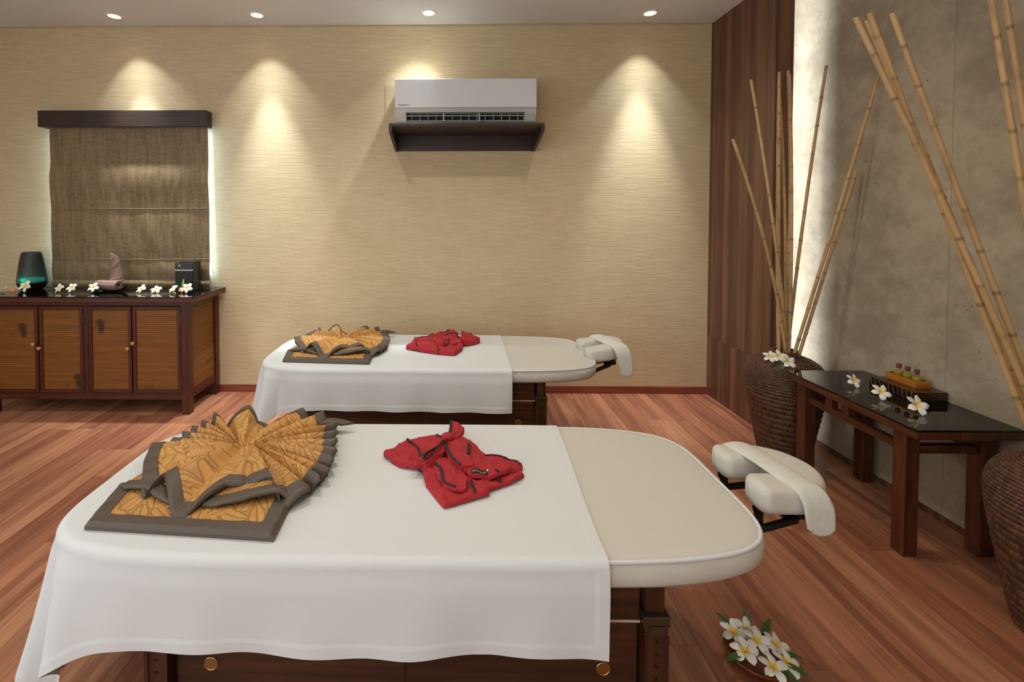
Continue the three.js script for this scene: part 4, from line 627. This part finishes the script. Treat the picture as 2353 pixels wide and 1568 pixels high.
// ---------------------------------------------------------------- things on the cabinet
{
  const GY = 0.9002;
  const d = thing('aroma_diffuser', 'black aroma diffuser glowing green on the cabinet', 'diffuser', [-3.435, GY, -3.80]);
  part('base', lathe([[0.0005, 0], [0.062, 0], [0.078, 0.010], [0.094, 0.035], [0.1, 0.058], [0.0995, 0.066], [0.0005, 0.066]], 48), M.blackSatin, d);
  const shell = phys({ color: 0x3a373a, roughness: 0.45, transmission: 0.5, thickness: 0, side: THREE.DoubleSide });
  part('cover', lathe([[0.0995, 0.062], [0.1, 0.08], [0.0985, 0.10], [0.093, 0.15], [0.084, 0.215], [0.074, 0.275], [0.066, 0.305], [0.054, 0.313], [0.02, 0.315], [0.0005, 0.315]], 48), shell, d);
  part('light_ring', lathe([[0.068, 0.070], [0.080, 0.072], [0.080, 0.094], [0.068, 0.096]], 40), std({ color: 0x0c5a46, emissive: 0x00e8b0, emissiveIntensity: 9 }), d, 'glowing green ring');
  const l = new THREE.PointLight(0x00ffb8, 0.22, 0, 2); l.position.set(-3.425, GY + 0.088, -3.714); scene.add(l);
  const cord = solo('diffuser_cord', tube([[-3.34, GY + 0.02, -3.82], [-3.31, GY + 0.01, -3.84], [-3.28, GY + 0.002, -3.87], [-3.27, GY + 0.004, -3.93]], 0.0025, 20, 6), M.black, 'thin black cord behind the diffuser', 'cord');
  const s = thing('speaker', 'black upright loudspeaker with silver strip on the cabinet', 'speaker', [-2.145, GY, -3.80]);
  part('body', span(-0.075, 0.075, 0, 0.226, -0.06, 0.055, 0.006), M.blackSatin, s);
  part('grille', span(-0.070, 0.070, 0.006, 0.16, 0.054, 0.058, 0.001), M.black, s);
  part('strip', span(-0.072, 0.072, 0.164, 0.172, 0.053, 0.0585), M.silver, s, 'silver strip'); part('logo', span(-0.018, 0.012, 0.184, 0.1865, 0.0545, 0.056), M.pewter, s);
  const st = new THREE.SphereGeometry(0.004, 12, 8); st.translate(-0.038, 0.206, 0.055); part('status_light', st, std({ color: 0xffffff, emissive: 0xfff0d8, emissiveIntensity: 1.2 }), s);
  const ph = solo('phone', new RoundedBoxGeometry(0.125, 0.010, 0.07, 3, 0.004), M.blackSatin, 'flat black phone lying on top of the speaker', 'phone'); ph.position.set(-2.13, GY + 0.226 + 0.005, -3.80);
  // towel figure on a dark dish
  const dish = solo('dish', sheetShell(20, 28, (u, v) => { const w = 0.05 * Math.sin(Math.PI * (0.08 + 0.84 * v)), x = mix(-0.14, 0.155, v), z = (u - 0.5) * 2 * w; return V3(x, 0.006 + 0.028 * Math.pow(Math.abs(2 * v - 1), 4) * (v > 0.5 ? 1.2 : 0.5) + 0.012 * (2 * u - 1) ** 2, z); }, 0.006), M.blackSatin, 'black boat shaped dish under the rolled towels', 'dish'); dish.position.set(-2.745, GY - 0.001, -3.72);
  settle(dish, GY);
  const roll = (r0, turns, len, th) => sheetShell(90, 12, (u, v) => { const an = u * turns * Math.PI * 2, r = r0 - th * 1.25 * turns * (1 - u); return V3((v - 0.5) * len, Math.sin(an - 1) * r, Math.cos(an - 1) * r * 1.02); }, th);
  const tw = thing('rolled_towel', 'dusky pink towel rolled up and laid on the dark dish', 'towel', [-2.755, GY + 0.052, -3.735], -0.22); part('cloth', roll(0.040, 2.2, 0.20, 0.009), M.terryBrown, tw); settle(tw, GY + 0.010);
  const up = thing('upright_towel', 'dusky pink towel rolled into an upright cone', 'towel', [-2.715, GY + 0.085, -3.775]);
  part('cloth', sheetShell(110, 30, (u, v) => { const an = u * 2.4 * Math.PI * 2 + 0.6, top = 0.235 - 0.055 * (0.5 - 0.5 * Math.cos(an - 1.8)) - 0.03 * (1 - u), y = v * top, r = (0.047 - 0.016 * (y / 0.235)) * (0.62 + 0.38 * u) + 0.010 * sstep(0.12, 0, v) * u, lean = -0.02 * (y / 0.235); return V3(Math.cos(an) * r + lean, y, Math.sin(an) * r * 0.9); }, 0.006), M.terryBrown, up);
  const rim = (f0, a0, f1, a1) => tube(Array.from({ length: 16 }, (_, k) => { const f = k / 15, y = mix(f0, f1, f), an = mix(a0, a1, f), r = 0.050 - 0.016 * (y / 0.235); return [Math.cos(an) * r - 0.02 * (y / 0.235), y, Math.sin(an) * r * 0.9]; }), 0.003, 40, 6);
  part('edge', rim(0.05, 2.9, 0.165, 0.3), M.terryBrown, up); part('edge', rim(0.012, 2.4, 0.035, -0.3), M.terryBrown, up); part('edge', rim(0.13, 2.6, 0.20, 1.0), M.terryBrown, up);
  settle(up, GY + 0.075);
}
// ---------------------------------------------------------------- side table by the concrete wall
const TY = 0.6005;
{
  const t = thing('side_table', 'dark brown wooden bench table with black glass top', 'table', [0, 0, 0]);
  const X0 = 1.966, X1 = 2.415, Z0 = -2.755, Z1 = -1.984, lx0 = 1.994, lx1 = 2.385, lz0 = -2.705, lz1 = -2.058, L = 0.062;
  for (const x of [lx0, lx1 - L]) for (const z of [lz0, lz1 - L]) part('leg', span(x, x + L, 0, 0.556, z, z + L, 0.004, 'y', 0.5), M.table, t);
  part('top', span(X0, X1, 0.556, 0.591, Z0, Z1, 0.003, 'z', 0.5), M.table, t);
  part('glass_top', span(X0 - 0.002, X1 + 0.001, 0.591, 0.600, Z0 - 0.002, Z1 + 0.002, 0.002), M.blackGlass, t, 'black glass sheet on top');
  for (const x of [lx0 + 0.014, lx1 - 0.048]) { part('rail', span(x, x + 0.034, 0.455, 0.490, lz0 + L, lz1 - L, 0.002, 'z', 0.5), M.table, t); for (const z of [-2.52, -2.42]) part('strut', span(x, x + 0.034, 0.490, 0.556, z, z + 0.045, 0.002, 'y', 0.5), M.table, t); }
  for (const z of [lz0 + 0.014, lz1 - 0.048]) part('rail', span(lx0 + L, lx1 - L, 0.455, 0.490, z, z + 0.034, 0.002, 'x', 0.5), M.table, t);
  const bx = thing('striped_box', 'glossy black box with golden wood stripes on the side table', 'box', [2.3265, TY, -2.405], 0);
  part('body', (() => { const g = new RoundedBoxGeometry(0.163, 0.046, 0.24, 2, 0.002); g.translate(0, 0.023, 0); const p = g.attributes.position, n = g.attributes.normal, uv = g.attributes.uv; for (let i = 0; i < p.count; i++) { if (Math.abs(n.getZ(i)) > 0.7) uv.setXY(i, p.getX(i) * 3, p.getY(i) / 0.09 + 0.1); else if (Math.abs(n.getX(i)) > 0.7) uv.setXY(i, p.getY(i) * 3, p.getZ(i) / 0.22); else uv.setXY(i, p.getX(i) * 3, p.getZ(i) / 0.22); } return g; })(), M.ebony, bx);
  part('lid_seam', span(-0.0818, 0.0818, 0.0325, 0.0335, -0.1203, 0.1203), M.black, bx);
  const tr = thing('oil_tray', 'small honey coloured wooden tray holding oil bottles', 'tray', [2.348, TY + 0.046, -2.425], 0);
  const w = 0.037, l = 0.082, h = 0.034; part('bottom', span(-w, w, 0, 0.005, -l, l), M.trayWood, tr);
  for (const s of [-1, 1]) { part('long_side', span(s > 0 ? w - 0.006 : -w, s > 0 ? w : -w + 0.006, 0.005, h, -l, l, 0.001, 'z', 0.4), M.trayWood, tr); part('short_side', span(-w + 0.006, w - 0.006, 0.005, h, s > 0 ? l - 0.006 : -l, s > 0 ? l : -l + 0.006, 0.001, 'x', 0.4), M.trayWood, tr); }
  [-0.048, 0, 0.048].forEach((dz, k) => {
    const b = thing('oil_bottle', ['corked glass bottle of yellow oil, farthest in the tray', 'corked glass bottle of yellow oil, middle one in the tray', 'corked glass bottle of yellow oil, nearest in the tray'][k], 'bottle', [2.348, TY + 0.0512, -2.425 + dz], 0, 'oil bottles in the tray'); b.scale.set(1.1, 1.22, 1.1);
    part('glass', lathe([[0.0005, 0], [0.0165, 0], [0.0185, 0.003], [0.0185, 0.030], [0.016, 0.036], [0.009, 0.042], [0.0085, 0.050], [0.0095, 0.052]], 28), M.glass, b);
    part('oil', lathe([[0.0005, 0.001], [0.0165, 0.0012], [0.0175, 0.003], [0.0175, 0.030], [0.0145, 0.034], [0.0005, 0.034]], 24), M.oil, b);
    part('cork', lathe([[0.0005, 0.045], [0.0075, 0.045], [0.010, 0.0525], [0.010, 0.064], [0.0005, 0.065]], 18), M.cork, b);
  });
  const g = 'frangipani flowers on the side table';
  flower('white frangipani flower on the side table farthest from the camera', 2.135, TY, -2.50, 0.9, -0.2, 0.2, 0.8, g);
  flower('white frangipani flower in the middle of the side table', 2.125, TY, -2.33, 0.8, 0.3, 0.7, 0.85, g);
  flower('white frangipani flower on the side table nearest the camera', 2.135, TY, -2.165, 0.85, 0, 0.05, 1.0, g);
}

// ---------------------------------------------------------------- wicker vases with bamboo poles
function wickerVase(label, x, z, flip) {
  const t = thing('wicker_vase', label, 'vase', [x, 0, z], 0, 'woven wicker vases');
  const pr = [[0.125, 0], [0.132, 0.02], [0.15, 0.10], [0.172, 0.22], [0.194, 0.34], [0.207, 0.43], [0.210, 0.49], [0.203, 0.535], [0.182, 0.575], [0.145, 0.602], [0.105, 0.616], [0.076, 0.622]];
  const cv = new THREE.CatmullRomCurve3(pr.map(p => V3(p[0], p[1], 0))), rows = 38, rs = 6, around = 84, as = 5;
  const build = (n0, n1, cvv, nr, name) => {
    const NV = nr * rs, NU = around * as, cols = [];
    const g = grid(NU, NV, (u, v, i, j) => {
      const p = cvv.getPoint(v), tg = cvv.getTangent(clamp(v, 0.001, 0.999)), row = Math.min(nr - 1, Math.floor(j / rs)), fr = (j % rs) / rs, ph = (i / as + (row % 2) * 0.5), fa = ph - Math.floor(ph);
      const bump = Math.pow(Math.abs(Math.sin(Math.PI * fr)), 0.6) * (0.45 + 0.55 * Math.pow(Math.abs(Math.sin(Math.PI * fa)), 0.5)), d = 0.0075 * bump, q = u * Math.PI * 2, nx = tg.y, ny = -tg.x;
      const k = hash(Math.floor(ph) % around, row, 5), w = 0.55 + 0.45 * bump; const c = ramp([0.05, 0.020, 0.010], [0.135, 0.056, 0.026], k); cols.push(c[0], c[1], c[2]);
      const r = p.x + nx * d; return [Math.cos(q) * r, p.y + ny * d, Math.sin(q) * r];
    }, true);
    g.setAttribute('color', new THREE.Float32BufferAttribute(cols, 3)); return part(name, g, M.wicker, t);
  };
  build(0, 1, cv, rows, 'woven_body');
  const nk = new THREE.CatmullRomCurve3([[0.076, 0.618], [0.074, 0.632], [0.076, 0.648], [0.070, 0.655], [0.062, 0.648], [0.058, 0.60], [0.058, 0.50]].map(p => V3(p[0], p[1], 0)));
  build(0, 1, nk, 9, 'neck');
  const f = new THREE.CircleGeometry(0.125, 40); f.rotateX(Math.PI / 2); f.translate(0, 0.001, 0); f.setAttribute('color', new THREE.Float32BufferAttribute(Array.from({ length: f.attributes.position.count * 3 }, () => 0.05), 3)); part('base', f, M.wicker, t);
  return t;
}
wickerVase('dark wicker vase in the corner behind the side table', 2.105, -2.965);
wickerVase('dark wicker vase at the right edge, nearest the camera', 2.195, -1.655);
function pole(label, base, top, bend, r, group, sd) {
  const B = V3(...base), T = V3(...top), mid = B.clone().lerp(T, 0.5).add(V3(...bend)), cv = new THREE.QuadraticBezierCurve3(B, mid, T), len = B.distanceTo(T), n = Math.round(len / 0.012), k = 12, cols = [], step = 0.15 + 0.06 * hash(sd, 1, 3), fr = cv.computeFrenetFrames(n, false);
  const node = (d) => { const q = d + step * hash(sd, 2, 3), f = q / step - Math.floor(q / step); return Math.min(f, 1 - f) * step; };
  const g = grid(k, n, (u, v, i, j) => {
    const p = cv.getPointAt(v), d = v * len, nd = node(d), rad = r * (1 - 0.12 * v) * (1 + 0.14 * Math.exp(-((nd / 0.006) ** 2))), q = u * Math.PI * 2, N = fr.normals[j], Bn = fr.binormals[j];
    const tone = 0.5 + 0.5 * hash(Math.floor((d + step * hash(sd, 2, 3)) / step), sd, 7), dk = 1 - 0.6 * Math.exp(-((nd / 0.005) ** 2)); const blot = 1 - 0.25 * sstep(0.55, 0.75, fbm(d * 9 + sd * 13, u * 3, 999, 3, 3, 5));
    const c = ramp([0.42, 0.25, 0.10], [0.57, 0.37, 0.17], tone); cols.push(c[0] * dk * blot, c[1] * dk * blot, c[2] * dk * blot);
    return [p.x + (N.x * Math.cos(q) + Bn.x * Math.sin(q)) * rad, p.y + (N.y * Math.cos(q) + Bn.y * Math.sin(q)) * rad, p.z + (N.z * Math.cos(q) + Bn.z * Math.sin(q)) * rad];
  }, true);
  const cap = new THREE.CircleGeometry(r * 0.88, 12); cap.lookAt(cv.getTangent(1)); cap.translate(T.x, T.y, T.z); cap.setAttribute('color', new THREE.Float32BufferAttribute(Array.from({ length: cap.attributes.position.count }, () => [0.5, 0.34, 0.17]).flat(), 3));
  g.setAttribute('color', new THREE.Float32BufferAttribute(cols, 3));
  return solo('bamboo_pole', mergeGeometries([g, cap]), M.bamboo, label, 'bamboo pole', group);
}
{
  const G = 'bamboo poles in the corner vase', c = [2.105, 0.42, -2.965], at = (dx, dz) => [c[0] + dx, c[1], c[2] + dz];
  const P = [
    ['shortest bamboo pole of the corner vase, leaning far left', at(0.035, 0.0), [1.66, 1.955, -2.80], [0.10, 0.02, 0]],
    ['bamboo pole of the corner vase leaning left, second from the left', at(0.030, 0.02), [1.885, 2.36, -3.0], [0.03, 0, 0.02]],
    ['upright bamboo pole of the corner vase, first of the close bunch', at(-0.03, 0.0), [2.095, 2.42, -3.05], [-0.005, 0, 0]],
    ['upright bamboo pole of the corner vase, second of the close bunch', at(-0.015, -0.025), [2.12, 2.40, -3.09], [-0.02, 0, 0]],
    ['upright bamboo pole of the corner vase crossing the close bunch', at(0.02, -0.03), [2.10, 2.32, -3.06], [0.05, 0, 0]],
    ['upright bamboo pole of the corner vase along the lit wall edge', at(0.0, 0.03), [2.145, 2.40, -3.03], [0.035, 0, 0]],
    ['thin upright bamboo pole of the corner vase before the lit strip', at(-0.01, -0.01), [2.15, 2.43, -3.05], [0.06, 0, 0]],
    ['dark bamboo pole of the corner vase standing before the bright strip', at(0.01, -0.02), [2.375, 2.455, -3.03], [-0.03, 0, 0]],
    ['bamboo pole of the corner vase leaning right, the taller one', at(-0.02, 0.02), [2.385, 2.33, -2.66], [0.01, 0, 0]],
    ['bamboo pole of the corner vase leaning right, the shorter one', at(0.0, 0.035), [2.375, 1.77, -2.79], [0.0, 0, 0]]];
  P.forEach(([l, b, t, bd], k) => pole(l, b, t, bd, 0.0098, G, k + 1));
  const G2 = 'bamboo poles in the near vase', e = [2.195, 0.42, -1.655], a2 = (dx, dz) => [e[0] + dx, e[1], e[2] + dz];
  const Q = [
    ['bamboo pole of the near vase leaning farthest left', a2(0.0, 0.03), [1.515, 2.245, -1.80], [0.02, 0.02, 0]],
    ['bamboo pole of the near vase leaning left, second from the left', a2(-0.02, -0.01), [1.575, 2.265, -1.81], [-0.01, 0, 0]],
    ['thinner bamboo pole of the near vase hidden behind two leaning ones', a2(0.03, -0.03), [1.61, 2.26, -1.86], [0.02, 0, 0]],
    ['bamboo pole of the near vase leaning left, tallest at the right', a2(0.03, 0.01), [1.64, 2.255, -1.79], [-0.015, 0, 0]],
    ['bamboo pole of the near vase rising out of the picture, left one', a2(-0.02, 0.02), [1.895, 2.42, -1.72], [0.0, 0, 0]],
    ['bamboo pole of the near vase rising out of the picture, right one', a2(0.02, 0.0), [1.925, 2.45, -1.71], [0.02, 0, 0]]];
  Q.forEach(([l, b, t, bd], k) => pole(l, b, t, bd, 0.0105, G2, k + 31));
  const g = 'frangipani flowers on the corner vase';
  flower('white frangipani flower on the corner vase rim, nearest the camera', 2.035, 0.622, -2.845, 0.85, 0, 0.5, 0.95, g, false, false);
  flower('white frangipani flower on the corner vase rim, behind the front one', 2.008, 0.640, -2.885, 0.75, 0.2, 0.2, 0.92, g, false, false);
  flower('white frangipani flower on the corner vase rim, farthest left', 1.975, 0.632, -2.91, 0.55, 0.5, 0.9, 0.85, g, false, false);
  leaf('green leaf under the flowers on the corner vase, left one', 2.02, 0.605, -2.87, -1.6, -0.25, 0.08, 0.026);
  leaf('green leaf under the flowers on the corner vase, right one', 2.02, 0.605, -2.86, -0.7, -0.45, 0.06, 0.022);
}
// ---------------------------------------------------------------- bowl of flowers on the floor
{
  const cx = 1.025, cz = -1.55;
  const b = solo('wooden_bowl', lathe([[0.0005, 0], [0.045, 0], [0.072, 0.012], [0.092, 0.034], [0.096, 0.044], [0.092, 0.044], [0.086, 0.034], [0.06, 0.012], [0.0005, 0.008]], 48), M.bowl, 'shallow wooden bowl of flowers on the floor', 'bowl'); b.position.set(cx, 0, cz); 
  const g = 'frangipani flowers in the floor bowl';
  const F = [[-0.055, -0.075, 0.35, 'at the back left'], [0.0, -0.085, 0.5, 'at the back'], [0.085, -0.03, 0.35, 'at the back right'], [0.01, -0.03, 0.3, 'in the centre'], [-0.055, 0.0, 0.35, 'at the left'], [0.075, 0.045, 0.3, 'at the front right'], [0.01, 0.065, 0.3, 'at the very front'], [-0.02, -0.055, 0.2, 'between back and centre']];
  F.slice(0, 7).forEach(([x, z, rx, w], k) => flower('white frangipani flower ' + w + ' of the floor bowl', cx + x * 0.84, 0.050 + (k === 3 ? 0.014 : 0) + (k < 2 ? 0.008 : 0), cz + z * 0.84 + 0.012, rx, -x * 3, k * 1.3, 0.9, g, false, false));
  [[0.09, 0.02, 1.3], [0.08, 0.07, 0.8], [0.05, 0.085, 0.35], [-0.09, 0.03, -1.2], [-0.05, -0.09, -2.4], [0.03, -0.095, 2.9], [0.075, -0.065, 2.2]].forEach(([x, z, a], k) => leaf(['slim green leaf at the right of the floor bowl', 'slim green leaf at the front right of the floor bowl', 'slim green leaf at the front of the floor bowl', 'slim green leaf at the left of the floor bowl', 'slim green leaf at the back left of the floor bowl', 'slim green leaf at the very back of the floor bowl', 'slim green leaf at the back right of the floor bowl'][k], cx + x * 0.55, 0.045, cz + z * 0.55, a, k > 3 ? 0.5 : 0.05, 0.085, 0.022));
}

// ---------------------------------------------------------------- shadows, hand over
scene.traverse(o => { if (o.isMesh) { o.castShadow = true; o.receiveShadow = true; } if (o.isSpotLight || o.isPointLight) { o.castShadow = true; o.shadow.mapSize.set(1024, 1024); o.shadow.bias = -0.0005; } });
renderer.render(scene, camera);
